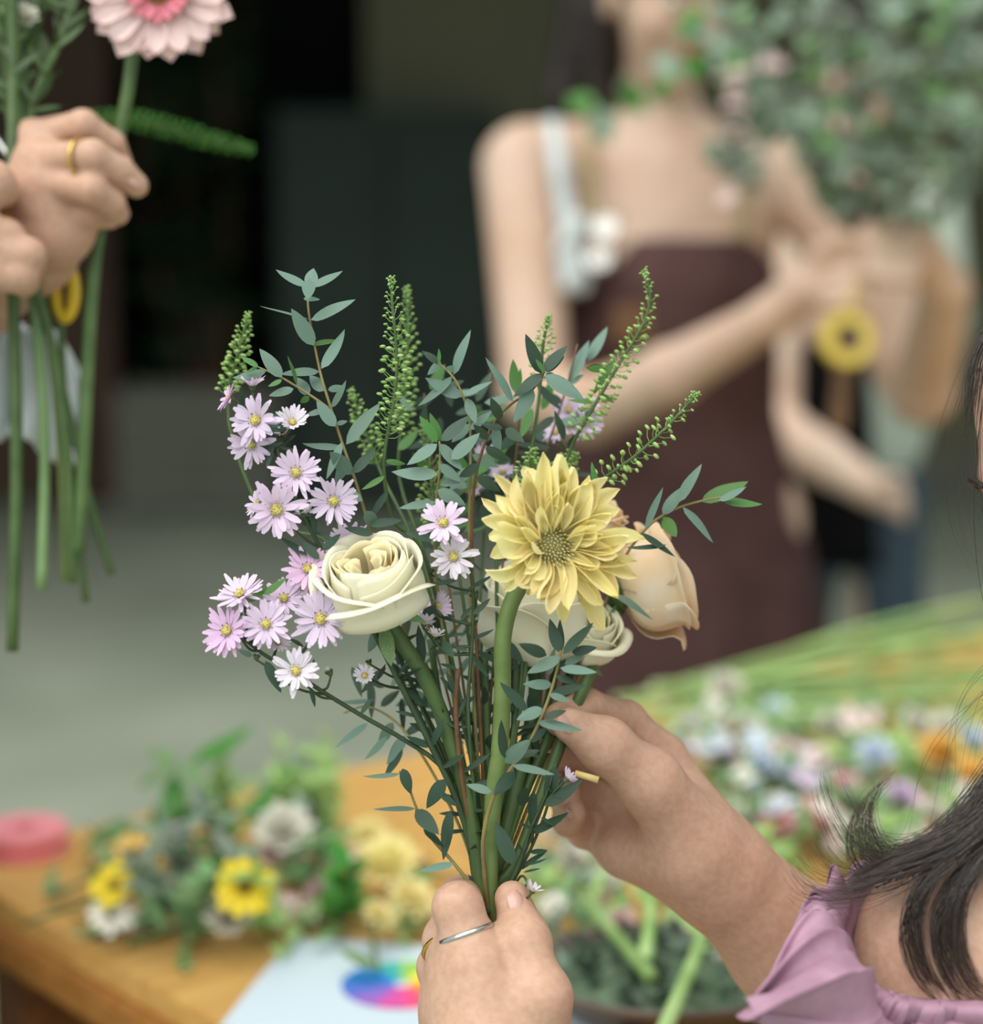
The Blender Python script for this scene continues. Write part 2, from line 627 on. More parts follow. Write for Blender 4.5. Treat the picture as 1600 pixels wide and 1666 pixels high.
# ------------------------------------------------------------------ leaf, petal and flower-head meshes shared by copies
def leaf_mb(nu=5, nv=9, fold=0.10, bend=0.12, sharp=0.75, wmax=0.42):
    """leaf along +Y, length 1, width 1 (scaled per copy), normal +Z"""
    mb = MB()

    def fn(u, v):
        w = (math.sin(PI * min(1, v ** sharp)) ** 0.8) * 0.5 if 0 < v < 1 else 0.004
        x = (u * 2 - 1) * w
        z = -fold * abs(x) * 0.6 + fold * x * x - bend * v * v + 0.03
        return (x, v, z)
    mb.grid(fn, nu, nv)
    return mb


LEAF = [leaf_mb(bend=0.05).mesh('leaf_flat'), leaf_mb(bend=0.16, fold=0.2).mesh('leaf_bent'),
        leaf_mb(bend=-0.10, fold=0.15).mesh('leaf_raised')]
LEAFNARROW = [leaf_mb(3, 7, 0.2, 0.2, 0.9).mesh('leaf_narrow'), leaf_mb(3, 7, 0.2, -0.1, 0.9).mesh('leaf_narrow_raised')]
LEAFROUND = [leaf_mb(5, 7, 0.15, 0.12, 0.85).mesh('leaf_round'), leaf_mb(5, 7, 0.1, -0.12, 0.8).mesh('leaf_round_raised')]


def leaf_at(root, base, tip, width, normal, m, meshes=LEAF, name='leaf'):
    y = tip - base
    L = y.length
    y.normalize()
    n = normal - y * normal.dot(y)
    n.normalize()
    x = y.cross(n)
    Mx = Matrix((x * width, y * L, n * L)).transposed().to_4x4()
    Mx.translation = base
    return ob(name, random.choice(meshes), m, root, Mx)


def leaf_px(root, x0, y0, x1, y1, w, d, m, ratio=0.36, meshes=LEAF, name='leaf', s=None):
    """leaf seen from base pixel to tip pixel with apparent width w; tilt and foreshortening follow from its real proportions"""
    l = math.hypot(x1 - x0, y1 - y0)
    sgn = s if s is not None else (1 if random.random() < 0.65 else -1)
    dd = 0.0
    if w > ratio * 1.25 * l:
        Lt = w / ratio
        dd = -sgn * math.sqrt(max(Lt * Lt - l * l, 0)) * d / F
        W = w
        tilt = 0
    else:
        W = max(w, ratio * l)
        tilt = math.acos(max(0.12, min(1, w / W)))
        dd = rnd(-0.25, 0.25) * l * d / F
    base, tip = P(x0, y0, d), P(x1, y1, d + dd)
    y = (tip - base).normalized()
    view = (C0 - base).normalized()
    side = y.cross(view)
    if side.dot(UP) < 0:
        side = -side
    n = view * math.cos(tilt) + side * math.sin(tilt)
    return leaf_at(root, base, tip, W * d / F, n, m, meshes, name)


def petal_ring(n, r0, r1, width, elev, jit=0.15, nu=3, nv=5, curl=0.0, tipw=0.5, rows=1, rowstep=0.15, lvar=0.1):
    """ring of strap petals round +Z, joined in one mesh (each only a few pixels wide)"""
    mb = MB()
    for r in range(rows):
        for i in range(n):
            a = 2 * PI * (i + 0.5 * (r % 2)) / n + rnd(-jit, jit) * PI / n * 2
            e = elev + r * rowstep + rnd(-0.14, 0.14)
            L = (r1 - r0) * (1 - 0.12 * r) * (1 + rnd(-lvar, lvar))
            wd = width * rnd(0.85, 1.1)
            tw = rnd(-0.5, 0.5)
            cl = curl + rnd(-0.12, 0.12)

            def fn(u, v):
                w = wd * (0.35 + 0.65 * math.sin(PI * min(1.0, 0.12 + v * 0.62)) ** 1.0) * (1 if v < 0.8 else max(0.12, 1 - ((v - 0.8) / 0.2) ** 2 * (1 - tipw)))
                x = (u - 0.5) * w
                rad = r0 + L * v * math.cos(e)
                z = L * v * math.sin(e) + cl * L * v * v + abs(x) * 0.35 * (1 - v) + x * tw * v
                return (rad * math.cos(a) - x * math.sin(a), rad * math.sin(a) + x * math.cos(a), z)
            mb.grid(fn, nu, nv)
    return mb


def disc_mb(r, hgt, bumps=40):
    mb = MB()
    mb.ball((0, 0, 0), (r, r, hgt), 10, 6)
    for i in range(bumps):
        t = (i + 0.5) / bumps
        a = i * 2.39996
        rr = r * math.sqrt(t) * 0.97
        z = hgt * math.sqrt(max(0, 1 - t * 0.94))
        mb.ball((rr * math.cos(a), rr * math.sin(a), z), r * 0.125, 5, 4)
    return mb


def calyx_mb(r, hgt):
    mb = MB()
    mb.grid(lambda u, v: ((0.25 + 0.75 * v ** 0.6) * r * math.cos(2 * PI * u), (0.25 + 0.75 * v ** 0.6) * r * math.sin(2 * PI * u), -hgt * (1 - v)), 9, 5, True)
    for i in range(9):
        a = 2 * PI * i / 9

        def fn(u, v):
            w = r * 0.5 * (1 - v) + 0.0001
            x = (u - 0.5) * w
            q = r * (0.95 + 0.25 * v)
            return (q * math.cos(a) - x * math.sin(a), q * math.sin(a) + x * math.cos(a), -hgt * 0.25 + hgt * 0.6 * v)
        mb.grid(fn, 3, 3)
    return mb


ASTER = [petal_ring(15, 0.14, 1.0, 0.205, 0.16, jit=0.35, rows=2, rowstep=0.2, curl=0.0, lvar=0.14).mesh('aster_petals'),
         petal_ring(13, 0.14, 1.0, 0.215, 0.32, jit=0.5, rows=2, rowstep=0.2, curl=-0.15, lvar=0.16).mesh('aster_petals_b'),
         petal_ring(16, 0.14, 1.0, 0.19, 0.10, jit=0.5, rows=2, rowstep=0.2, curl=0.08, lvar=0.16).mesh('aster_petals_c')]
ASTERCUP = petal_ring(20, 0.16, 1.0, 0.2, 0.8, jit=0.3, curl=-0.1).mesh('aster_petals_cup')
ASTERDISC = disc_mb(0.195, 0.10, 46).mesh('aster_disc')
ASTERCAL = calyx_mb(0.24, 0.34).mesh('aster_calyx')
DAISY = [petal_ring(11, 0.2, 1.0, 0.42, 0.2, nv=6, curl=-0.1).mesh('daisy_petals'), petal_ring(9, 0.2, 1.0, 0.5, 0.35, nv=6, curl=-0.2).mesh('daisy_petals_b')]
MUM = petal_ring(16, 0.1, 1.0, 0.3, 0.1, rows=5, rowstep=0.3, nv=5, curl=0.15).mesh('double_petals')
POM = petal_ring(11, 0.05, 1.0, 0.5, 0.2, rows=5, rowstep=0.32, nv=5, curl=0.25).mesh('ruffled_petals')
FILLER = petal_ring(5, 0.1, 1.0, 0.7, 0.3, nv=4).mesh('small_bloom')


# ------------------------------------------------------------------ the table
T0 = G(0, 1460, 0.75)
T1 = G(360, 1666, 0.75)
TD = (T1 - T0).normalized()          # along the short left end, towards the camera
TL = Vector((-TD.y, TD.x, 0))        # along the long side, away to the right
if TL.x < 0:
    TL = -TL
TC = T0 - TD * 0.115
TW, TLEN = 0.78, 2.1
table = thing('work_table', TC + TD * TW / 2 + TL * TLEN / 2 + Vector((0, 0, -0.75)),
              'honey coloured wooden work table strewn with loose cut flowers', 'table')
TR = Matrix((TL, -TD, Vector((0, 0, 1)))).transposed().to_4x4()


def tb(name, s0, s1, t0, t1, z0, z1, m, bev=0.003):
    c = TC + TL * (s0 + s1) / 2 + TD * (t0 + t1) / 2
    c.z = 0.75 + (z0 + z1) / 2
    mb = MB()
    mb.box(Matrix(), s1 - s0, t1 - t0, z1 - z0, bev)
    me = mb.mesh(name, None, False)
    return ob(name, me, m, table, Matrix.Translation(c) @ TR)


for i in range(5):                    # the top is five planks
    tb('plank', 0, TLEN, i * TW / 5 + 0.0004, (i + 1) * TW / 5 - 0.0004, -0.022, 0.0 - 0.0004 * (i % 2), M['wood'], 0.0012)
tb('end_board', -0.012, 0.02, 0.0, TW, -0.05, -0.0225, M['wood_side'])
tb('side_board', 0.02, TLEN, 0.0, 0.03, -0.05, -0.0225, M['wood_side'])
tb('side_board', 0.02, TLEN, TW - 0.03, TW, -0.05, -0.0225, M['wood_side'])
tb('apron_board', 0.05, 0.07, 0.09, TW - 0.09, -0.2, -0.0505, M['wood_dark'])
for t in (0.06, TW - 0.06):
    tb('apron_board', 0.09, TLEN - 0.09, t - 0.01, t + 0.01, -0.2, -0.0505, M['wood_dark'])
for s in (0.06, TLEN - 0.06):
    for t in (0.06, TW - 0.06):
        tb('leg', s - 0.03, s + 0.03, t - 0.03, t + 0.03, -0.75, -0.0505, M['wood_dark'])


# ------------------------------------------------------------------ people
def head_prims(c, fwd, up, s=1.0, k=0.012):
    """head of height 0.22*s centred on c, looking along fwd"""
    fwd = fwd.normalized()
    up = (up - fwd * up.dot(fwd)).normalized()
    rt = fwd.cross(up)

    def q(x, y, z):
        return c + (rt * x + fwd * y + up * z) * s
    R = Matrix((rt, fwd, up)).transposed().to_4x4()
    out = [ell(q(0, -0.012, 0.025), (0.074 * s, 0.092 * s, 0.088 * s), R, 0.01),
           ell(q(0, 0.028, -0.035), (0.060 * s, 0.062 * s, 0.076 * s), R, 0.02),
           ell(q(0, 0.068, -0.098), (0.021 * s, 0.018 * s, 0.016 * s), R, 0.02),
           ell(q(0.038, 0.056, -0.03), (0.024 * s, 0.022 * s, 0.022 * s), R, 0.02),
           ell(q(-0.038, 0.056, -0.03), (0.024 * s, 0.022 * s, 0.022 * s), R, 0.02),
           ell(q(0, 0.068, 0.022), (0.045 * s, 0.016 * s, 0.012 * s), R, 0.012),
           cone(q(0, 0.084, 0.008), 0.006 * s, q(0, 0.101, -0.034), 0.0095 * s, 0.008),
           ell(q(0.011, 0.092, -0.038), (0.007 * s, 0.008 * s, 0.006 * s), R, 0.005),
           ell(q(-0.011, 0.092, -0.038), (0.007 * s, 0.008 * s, 0.006 * s), R, 0.005),
           ell(q(0, 0.084, -0.064), (0.022 * s, 0.011 * s, 0.012 * s), R, 0.008)]
    for sx in (-1, 1):
        out.append(ell(q(sx * 0.031, 0.087, 0.004), (0.014 * s, 0.011 * s, 0.0065 * s), R, -0.006))
        out.append(ell(q(sx * 0.076, -0.012, -0.012), (0.008 * s, 0.018 * s, 0.03 * s), R, 0.006))
    return out, q, R


def face_parts(root, q, R, s=1.0, lips=True):
    for sx in (-1, 1):
        mb = MB()
        mb.ball(q(sx * 0.031, 0.0715, 0.003), 0.0100 * s, 10, 8)
        e = mb.build('eyeball', M['eye_white'], root)
        mb = MB()
        mb.ball(q(sx * 0.031, 0.0775, 0.001), 0.0050 * s, 8, 6)
        mb.build('iris', M['eye_dark'], e)
        mb = MB()
        mb.tube(path([q(sx * 0.014, 0.084, 0.02), q(sx * 0.032, 0.082, 0.027), q(sx * 0.052, 0.070, 0.02)], 8), [0.003 * s, 0.0015 * s], 5)
        mb.build('eyebrow', M['hair2'], root)
    mb = MB()
    mb.ball(q(0, 0.0925, -0.0585), (0.020 * s, 0.006 * s, 0.0048 * s), 10, 6, R.to_3x3())
    mb.ball(q(0, 0.091, -0.068), (0.018 * s, 0.007 * s, 0.0058 * s), 10, 6, R.to_3x3())
    mb.build('lips', M['lips'], root)


def fingers_from(palm, spread, dirs, lens, rad, k=0.0035):
    pass


def nail(root, tip, direction, normal, w=0.009, l=0.0115):
    """a curved nail plate lying on the fingertip"""
    y = direction.normalized()
    n = (normal - y * normal.dot(y)).normalized()
    x = y.cross(n)
    mb = MB()

    def fn(u, v):
        a = (u - 0.5) * 2
        ww = w / 2 * math.sqrt(max(0.02, 1 - (2 * v - 1) ** 4 * 0.75))
        return tip + x * a * ww + y * (v - 0.5) * l + n * (0.0016 - 0.0022 * a * a - 0.0010 * (2 * v - 1) ** 2)
    mb.grid(fn, 5, 6)
    return mb.build('nail', M['nail'], root)


def strands(guides, name, m, root, nseg=16, sides=3):
    """hair locks: (points, number, spread at start, spread at end, strand radius)"""
    mb = MB()
    for pts, n, s0, s1, r in guides:
        base = path(pts, nseg)
        for i in range(n):
            a = rnd(0, 2 * PI)
            q = math.sqrt(rnd(0, 1))
            off = Vector((math.cos(a) * q, math.sin(a) * q * 0.8, math.sin(a + 1.3) * q))
            ph, am = rnd(0, 6), rnd(0, 0.3)
            cut = rnd(0.78, 1.0)
            lst = []
            for j in range(nseg):
                t = j / (nseg - 1) * cut
                kx = t * (nseg - 1)
                k0 = min(int(kx), nseg - 2)
                p = base[k0].lerp(base[k0 + 1], kx - k0)
                sp = s0 + (s1 - s0) * t ** 1.5
                p = p + off * sp + Vector((math.sin(ph + 4 * t), math.cos(ph * 2 + 3 * t), math.sin(ph * 3 + 5 * t))) * am * sp
                lst.append(p)
            mb.tube(lst, [r, r * 0.35], sides, False)
    return mb.build(name, m, root)


# ---------------------------------------------------------------- person at the right edge arranging the bouquet
near = thing('person', Vector((0.36, 0.95, 0)), 'person in a mauve ruffled top holding the bouquet of cream and yellow flowers', 'person')
VIEW = CV(0, 0, 1)
# left hand closed round the stems, back of the hand to the camera
LH = []
w0 = P(838, 1775, 0.975)
idx = [P(784, 1590, 0.964), P(745, 1476, 0.970), P(752, 1462, 1.004), P(792, 1490, 1.024)]
mid = [P(752, 1608, 0.970), P(726, 1530, 0.988), P(748, 1520, 1.018), P(790, 1540, 1.026)]
rin = [P(735, 1640, 0.980), P(715, 1575, 1.003), P(748, 1572, 1.022), P(790, 1590, 1.02)]
pin = [P(736, 1672, 0.990), P(722, 1632, 1.014), P(756, 1632, 1.026), P(790, 1645, 1.02)]
LH += chain([w0, P(860, 1850, 0.98)], [0.026, 0.025], 0.01)
LH += [cone(P(805, 1690, 0.962), 0.022, P(786, 1575, 0.963), 0.0125, 0.02), cone(P(785, 1700, 0.962), 0.022, P(755, 1590, 0.970), 0.0128, 0.02),
       cone(P(780, 1715, 0.974), 0.021, P(738, 1640, 0.978), 0.0132, 0.016), cone(w0, 0.026, P(800, 1690, 0.973), 0.024, 0.012),
       cone(P(830, 1700, 0.972), 0.021, P(850, 1640, 0.968), 0.014, 0.012), cone(P(785, 1730, 0.982), 0.020, P(742, 1678, 0.990), 0.0125, 0.016)]
for ch, r in ((idx, 0.0116), (mid, 0.0108), (rin, 0.0105), (pin, 0.0095)):
    LH += chain(ch, [r * 1.06, r * 0.98, r * 0.92, r * 0.82], 0.004, 0.012)
thb = [P(868, 1705, 0.965), P(880, 1622, 0.958), P(854, 1530, 0.968), P(834, 1462, 0.982)]
LH += chain(thb, [0.017, 0.0125, 0.0110, 0.0085], 0.006, 0.014)
LH.append(ell(P(882, 1622, 0.957), (0.0128,) * 3, None, 0.006))
LH.append(ell(P(852, 1530, 0.969), (0.0112,) * 3, None, 0.004))
bodyL = sdf_mesh(LH, 0.0012, 2)
# right hand, palm half turned to the camera, pinching a rose stem
RH = []
wr = P(1172, 1420, 1.06)
el = P(1480, 1690, 1.13)
RH += [cone(el, 0.040, P(1290, 1540, 1.085), 0.0325, 0.01), cone(P(1290, 1540, 1.085), 0.0325, wr, 0.0262, 0.01)]
mc = [P(1080, 1232, 1.070), P(1050, 1272, 1.082), P(1022, 1322, 1.084), P(1004, 1372, 1.078)]
for i, m_ in enumerate(mc):
    RH.append(cone(wr + (m_ - P(1045, 1290, 1.08)) * 0.2, 0.020, m_, 0.0115, 0.012))
RH += [cone(P(1120, 1395, 1.05), 0.022, P(1015, 1385, 1.068), 0.0125, 0.012)]
ridx = [mc[0], P(1018, 1176, 1.066), P(955, 1152, 1.040), P(912, 1170, 1.018)]
rmid = [mc[1], P(985, 1235, 1.080), P(925, 1228, 1.058), P(890, 1226, 1.034)]
rrin = [mc[2], P(958, 1292, 1.082), P(920, 1292, 1.060), P(918, 1290, 1.040)]
rpin = [mc[3], P(952, 1350, 1.080), P(925, 1335, 1.060), P(932, 1322, 1.042)]
for ch, r in ((ridx, 0.0105), (rmid, 0.0105), (rrin, 0.0100), (rpin, 0.0088)):
    RH += chain(ch, [r * 1.08, r, r * 0.92, r * 0.8], 0.003, 0.005)
    RH.append(ell(ch[1], (r * 1.06,) * 3, None, 0.003))
rth = [P(1125, 1362, 1.045), P(1058, 1272, 1.025), P(985, 1212, 1.012), P(928, 1180, 1.004)]
RH += chain(rth, [0.0205, 0.0150, 0.0120, 0.0085], 0.008, 0.016)
RH.append(ell(P(985, 1212, 1.012), (0.0122,) * 3, None, 0.004))
bodyR = sdf_mesh(RH, 0.0012, 2)
# torso, head and upper arms
HC = P(1898, 735, 1.0)
HF = (CV(-0.62, -0.35, -0.45))
hp, hq, hR = head_prims(HC, HF, Vector((0, 0, 1)) + UP * 0.2, 1.0)
SHL = P(1535, 1548, 0.978)
NB = []
NB += hp
NB += [cone(P(1935, 950, 1.0), 0.052, P(1900, 1330, 1.02), 0.06, 0.03),
       cone(P(1545, 1540, 0.98), 0.045, P(1890, 1400, 1.02), 0.062, 0.03), cone(P(1890, 1400, 1.02), 0.06, P(2030, 1480, 1.14), 0.05, 0.03),
       ell(P(1900, 1700, 1.02), (0.12, 0.15, 0.16), None, 0.04), ell(P(1900, 2200, 1.02), (0.115, 0.14, 0.2), None, 0.05),
       cone(SHL, 0.046, P(1490, 2120, 0.9493), 0.038, 0.02), cone(P(1490, 2120, 0.9493), 0.038, P(1150, 2010, 0.96), 0.033, 0.015), cone(P(1150, 2010, 0.96), 0.033, P(860, 1840, 0.978), 0.0255, 0.015),
       cone(P(2030, 1490, 1.14), 0.046, P(1760, 1830, 1.16), 0.042, 0.02), cone(P(1760, 1830, 1.16), 0.042, el, 0.040, 0.02)]
# seat and thighs below the frame
hip = Vector((0.36, 0.93, 0.52))
NB += [ell(hip, (0.16, 0.17, 0.12), None, 0.05), cone(P(1900, 2300, 1.02), 0.12, hip, 0.14, 0.05)]
for s in (-1, 1):
    kn = hip + Vector((-0.36, -0.02 + s * 0.08, -0.02))
    NB += [cone(hip + Vector((0, s * 0.09, -0.01)), 0.08, kn, 0.055, 0.03), cone(kn, 0.052, kn + Vector((0.05, 0, -0.42)), 0.036, 0.02),
           cone(kn + Vector((0.05, 0, -0.44)), 0.035, kn + Vector((-0.1, 0, -0.465)), 0.028, 0.02)]
bodyT = sdf_mesh(NB, 0.0045, 2)
allb = MB()
for q_ in (bodyL, bodyR, bodyT):
    allb.add(q_, Matrix())
nbody = allb.build('body', M['skin_hand'], near)
face_parts(near, hq, hR)
nail(near, P(842, 1466, 0.971), P(826, 1440, 0.985) - P(850, 1530, 0.97), CV(0.45, 0.15, 0.9))
nail(near, P(923, 1176, 0.996), P(915, 1172, 1.0) - P(985, 1212, 1.012), CV(0.15, 0.6, 0.75))
nail(near, P(889, 1219, 1.026), P(885, 1226, 1.03) - P(925, 1228, 1.058), CV(-0.3, 0.5, 0.8))
nail(near, P(925, 1320, 1.034), P(932, 1315, 1.04) - P(925, 1335, 1.060), CV(-0.6, 0.2, 0.8), 0.008, 0.009)


def ring_at(name, c, axis, r, tr, m, label):
    mb = MB()
    R = frame(axis)
    mb.grid(lambda u, v: R @ Vector(((r + tr * math.cos(2 * PI * v)) * math.cos(2 * PI * u), (r + tr * math.cos(2 * PI * v)) * math.sin(2 * PI * u), tr * 1.4 * math.sin(2 * PI * v))) + c, 32, 9, True)
    return tag(mb.build(name, m), label, 'ring')


ring_at('finger_ring', idx[0].lerp(idx[1], 0.62), idx[1] - idx[0], 0.0128, 0.0010, M['silver'], 'thin silver ring on the index finger gripping the bouquet')
ring_at('finger_ring', mid[0].lerp(mid[1], 0.85), mid[1] - mid[0], 0.0122, 0.0009, M['gold'], 'thin gold ring on the finger below the silver ring')

# dress: tube round the torso, and ruffles at the shoulder
DR = [ell(P(1900, 1760, 1.02), (0.128, 0.158, 0.15), None, 0.04), ell(P(1900, 2200, 1.02), (0.122, 0.147, 0.2), None, 0.05),
      ell(hip, (0.17, 0.18, 0.13), None, 0.06), cone(P(1900, 2000, 1.02), 0.145, hip + Vector((0, 0, 0.06)), 0.155, 0.06)]
for s in (-1, 1):
    DR.append(cone(hip + Vector((0, s * 0.09, 0)), 0.092, hip + Vector((-0.3, s * 0.08 + 0.09, -0.01)), 0.072, 0.05))
sdf_mesh(DR, 0.006, 2).build('dress', M['mauve'], near)


def ruffle(name, seam, hem, folds, amp, seed, nu=260, nv=16, thick=0.0007, curl=0.012):
    """gathered strip between a seam line and a hem line, folds opening towards the hem"""
    S, H = path(seam, nu), path(hem, nu)
    rs = random.Random(seed)
    ph = [rs.uniform(0, 6) for _ in range(6)]
    mb = MB()

    def fn(u, v):
        i = min(int(round(u * (nu - 1))), nu - 1)
        a, c = S[i], H[i]
        tang = (H[min(i + 4, nu - 1)] - H[max(i - 4, 0)]).normalized()
        out = (c - a)
        nrm = tang.cross(out).normalized()
        if nrm.dot(VIEW) < 0:
            nrm = -nrm
        w = 2 * PI * folds * (u + 0.018 * math.sin(ph[0] + 19 * u) + 0.012 * math.sin(ph[1] + 41 * u))
        env = (0.25 + 0.75 * v) * (0.75 + 0.35 * math.sin(ph[2] + 13 * u))
        p = a.lerp(c, v)
        p = p + nrm * amp * env * (math.sin(w) + 0.35 * math.sin(2 * w + ph[3] + 2 * v)) + tang * amp * 0.9 * env * math.sin(2 * w)
        p = p + out * 0.10 * math.sin(w + 0.8) * v + nrm * 0.02 * math.sin(PI * v) - nrm * curl * v ** 3
        return p
    mb.grid(fn, nu, nv)
    o = mb.build(name, M['mauve'], near)
    md = o.modifiers.new('thickness', 'SOLIDIFY')
    md.thickness = thick
    return o


ruffle('ruffle', [P(1385, 1478, 0.9577), P(1372, 1530, 0.9451), P(1405, 1590, 0.9346), P(1480, 1622, 0.9304), P(1570, 1632, 0.9283), P(1680, 1650, 0.9325)],
       [P(1345, 1452, 0.9682), P(1285, 1530, 0.9472), P(1250, 1630, 0.86), P(1360, 1740, 0.9199), P(1560, 1780, 0.9178), P(1720, 1800, 0.9241)], 15, 0.0056, 3, 420)
ruffle('ruffle', [P(1372, 1500, 0.9598), P(1385, 1560, 0.9409), P(1420, 1606, 0.9325), P(1490, 1626, 0.9283), P(1580, 1630, 0.9275), P(1680, 1640, 0.9325)],
       [P(1300, 1535, 0.9493), P(1320, 1600, 0.9346), P(1370, 1660, 0.9249), P(1460, 1690, 0.9207), P(1590, 1690, 0.9207), P(1700, 1690, 0.9283)], 12, 0.0052, 11, 380)
ruffle('ruffle', [P(1450, 1440, 0.9724), P(1410, 1480, 0.9682), P(1390, 1530, 0.9619), P(1390, 1570, 0.9577)],
       [P(1395, 1438, 0.9787), P(1345, 1475, 0.9745), P(1335, 1530, 0.9682), P(1345, 1580, 0.9598)], 2.2, 0.004, 5, 90, 12)

# hair: cap on the skull, long locks over the shoulder, stray wisps
HA = [ell(hq(0, -0.026, 0.034), (0.088, 0.094, 0.094), hR, 0.01), ell(hq(0, -0.075, -0.06), (0.075, 0.05, 0.12), hR, 0.03)]
cap = sdf_mesh(HA, 0.005, 2)
capo = cap.build('hair', M['hair'], near)
locks = [
    ([P(1740, 1020, 0.9619), P(1660, 1180, 0.9514), P(1590, 1290, 0.9451), P(1510, 1365, 0.943), P(1440, 1392, 0.9409), P(1385, 1372, 0.9409), P(1350, 1310, 0.943), P(1338, 1262, 0.9451)], 46, 0.010, 0.008, 0.00020),
    ([P(1740, 1050, 0.9619), P(1655, 1230, 0.9493), P(1580, 1330, 0.943), P(1500, 1385, 0.9409), P(1430, 1405, 0.9401), P(1402, 1362, 0.9409), P(1412, 1305, 0.943), P(1450, 1262, 0.9451)], 120, 0.010, 0.005, 0.00022),
    ([P(1740, 1080, 0.9619), P(1650, 1270, 0.9493), P(1570, 1360, 0.9409), P(1480, 1420, 0.9388), P(1400, 1448, 0.9388), P(1330, 1440, 0.9388), P(1290, 1395, 0.9409)], 60, 0.008, 0.010, 0.00020),
    ([P(1760, 1060, 0.9619), P(1670, 1220, 0.9472), P(1590, 1325, 0.9409), P(1520, 1380, 0.9375), P(1440, 1410, 0.9367), P(1370, 1440, 0.9375)], 260, 0.015, 0.006, 0.00026),
    ([P(1760, 1100, 0.9619), P(1660, 1280, 0.943), P(1570, 1370, 0.9359), P(1508, 1430, 0.9308), P(1484, 1505, 0.9291), P(1500, 1580, 0.9283), P(1550, 1640, 0.9283)], 130, 0.010, 0.0022, 0.00024),
    ([P(1760, 1110, 0.9619), P(1680, 1300, 0.9409), P(1600, 1390, 0.9325), P(1555, 1455, 0.9283), P(1546, 1530, 0.9262), P(1572, 1600, 0.9262), P(1640, 1650, 0.9262)], 200, 0.012, 0.0032, 0.00026),
    ([P(1780, 1000, 0.9619), P(1700, 1160, 0.9493), P(1625, 1285, 0.943), P(1560, 1355, 0.9388), P(1490, 1392, 0.9367)], 260, 0.020, 0.006, 0.00028),
    ([P(1700, 420, 0.9745), P(1610, 540, 0.9661), P(1568, 640, 0.9619), P(1548, 740, 0.9619), P(1560, 850, 0.964), P(1600, 930, 0.9661)], 14, 0.010, 0.014, 0.00013),
    ([P(1700, 430, 0.9703), P(1625, 520, 0.9661), P(1595, 580, 0.964), P(1585, 640, 0.964), P(1580, 700, 0.9661)], 80, 0.006, 0.004, 0.00016),
    ([P(1720, 1000, 0.9619), P(1600, 1120, 0.9577), P(1560, 1200, 0.9556), P(1545, 1280, 0.9535), P(1520, 1330, 0.9514)], 14, 0.02, 0.02, 0.00012),
    ([P(1740, 400, 0.9787), P(1700, 600, 0.9619), P(1700, 850, 0.9577), P(1740, 1100, 0.9577)], 420, 0.024, 0.024, 0.0003),
]
for i in range(9):
    a_ = -1.5 + 3.0 * i / 8
    sx_, cy_ = math.sin(a_), math.cos(a_)
    locks.append(([hq(0.01 * sx_, -0.02, 0.126), hq(0.062 * sx_, -0.03 - 0.06 * cy_, 0.10), hq(0.090 * sx_, -0.03 - 0.092 * cy_, 0.03), hq(0.088 * sx_, -0.035 - 0.09 * cy_, -0.06), hq(0.075 * sx_, -0.06 - 0.07 * cy_, -0.16), hq(0.06 * sx_, -0.075 - 0.06 * cy_, -0.27)], 90, 0.006, 0.016, 0.00045))
strands(locks, 'hair_locks', M['hair'], near, 22)

# ---------------------------------------------------------------- person standing behind the table
D2 = 2.83
far = thing('person', Vector((P(1090, 800, 2.9).x, P(1090, 800, 2.9).y, 0)), 'standing person in a dark brown apron cutting a bunch of grey-green foliage', 'person')


def Q(x, y, d=0.0):
    return P(x, y, D2 + d)


Y2 = P(1090, 400, D2 + 0.055).y


def QV(px, py, dy=0.0):
    """point on the upright plane through the standing body"""
    v = RT * ((px - 800) / F) + UP * ((833 - py) / F) + FW
    return C0 + v * ((Y2 + dy) / v.y)


FB = []
hp2, hq2, hR2 = head_prims(Q(1082, 30, -0.03) + Vector((0, 0, 0.035)), CV(0.42, -0.42, 0.8), Vector((0, 0, 1)), 1.0)
FB += hp2
FB += [cone(Q(1070, 80, 0.03), 0.048, Q(1085, 255, 0.05), 0.053, 0.03),
       cone(Q(862, 262, 0.04), 0.052, Q(1085, 262, 0.06), 0.06, 0.04), cone(Q(1085, 262, 0.06), 0.06, Q(1300, 285, 0.06), 0.052, 0.04),
       cone(Q(960, 235, 0.04), 0.02, Q(1075, 262, 0.0), 0.012, 0.02), cone(Q(1095, 262, 0.0), 0.012, Q(1200, 245, 0.04), 0.02, 0.02),
       ell(QV(1090, 420), (0.146, 0.092, 0.17), None, 0.04), ell(QV(1090, 680), (0.12, 0.085, 0.2), None, 0.05),
       ell(QV(1110, 960), (0.15, 0.10, 0.20), None, 0.05),
       ell(QV(1030, 450, -0.055), (0.055, 0.045, 0.055), None, 0.03), ell(QV(1150, 452, -0.055), (0.055, 0.045, 0.055), None, 0.03)]
FB += [cone(Q(850, 275, 0.03), 0.056, Q(872, 640, -0.08), 0.044, 0.02), cone(Q(872, 640, -0.08), 0.045, Q(960, 665, -0.14), 0.043, 0.015),
       cone(Q(960, 665, -0.14), 0.043, Q(1090, 610, -0.24), 0.036, 0.015), cone(Q(1090, 610, -0.24), 0.037, Q(1250, 518, -0.34), 0.026, 0.015)]
FB += [cone(Q(1300, 295, 0.05), 0.052, Q(1500, 640, -0.06), 0.043, 0.02), cone(Q(1500, 630, -0.06), 0.044, Q(1540, 470, -0.28), 0.030, 0.015)]
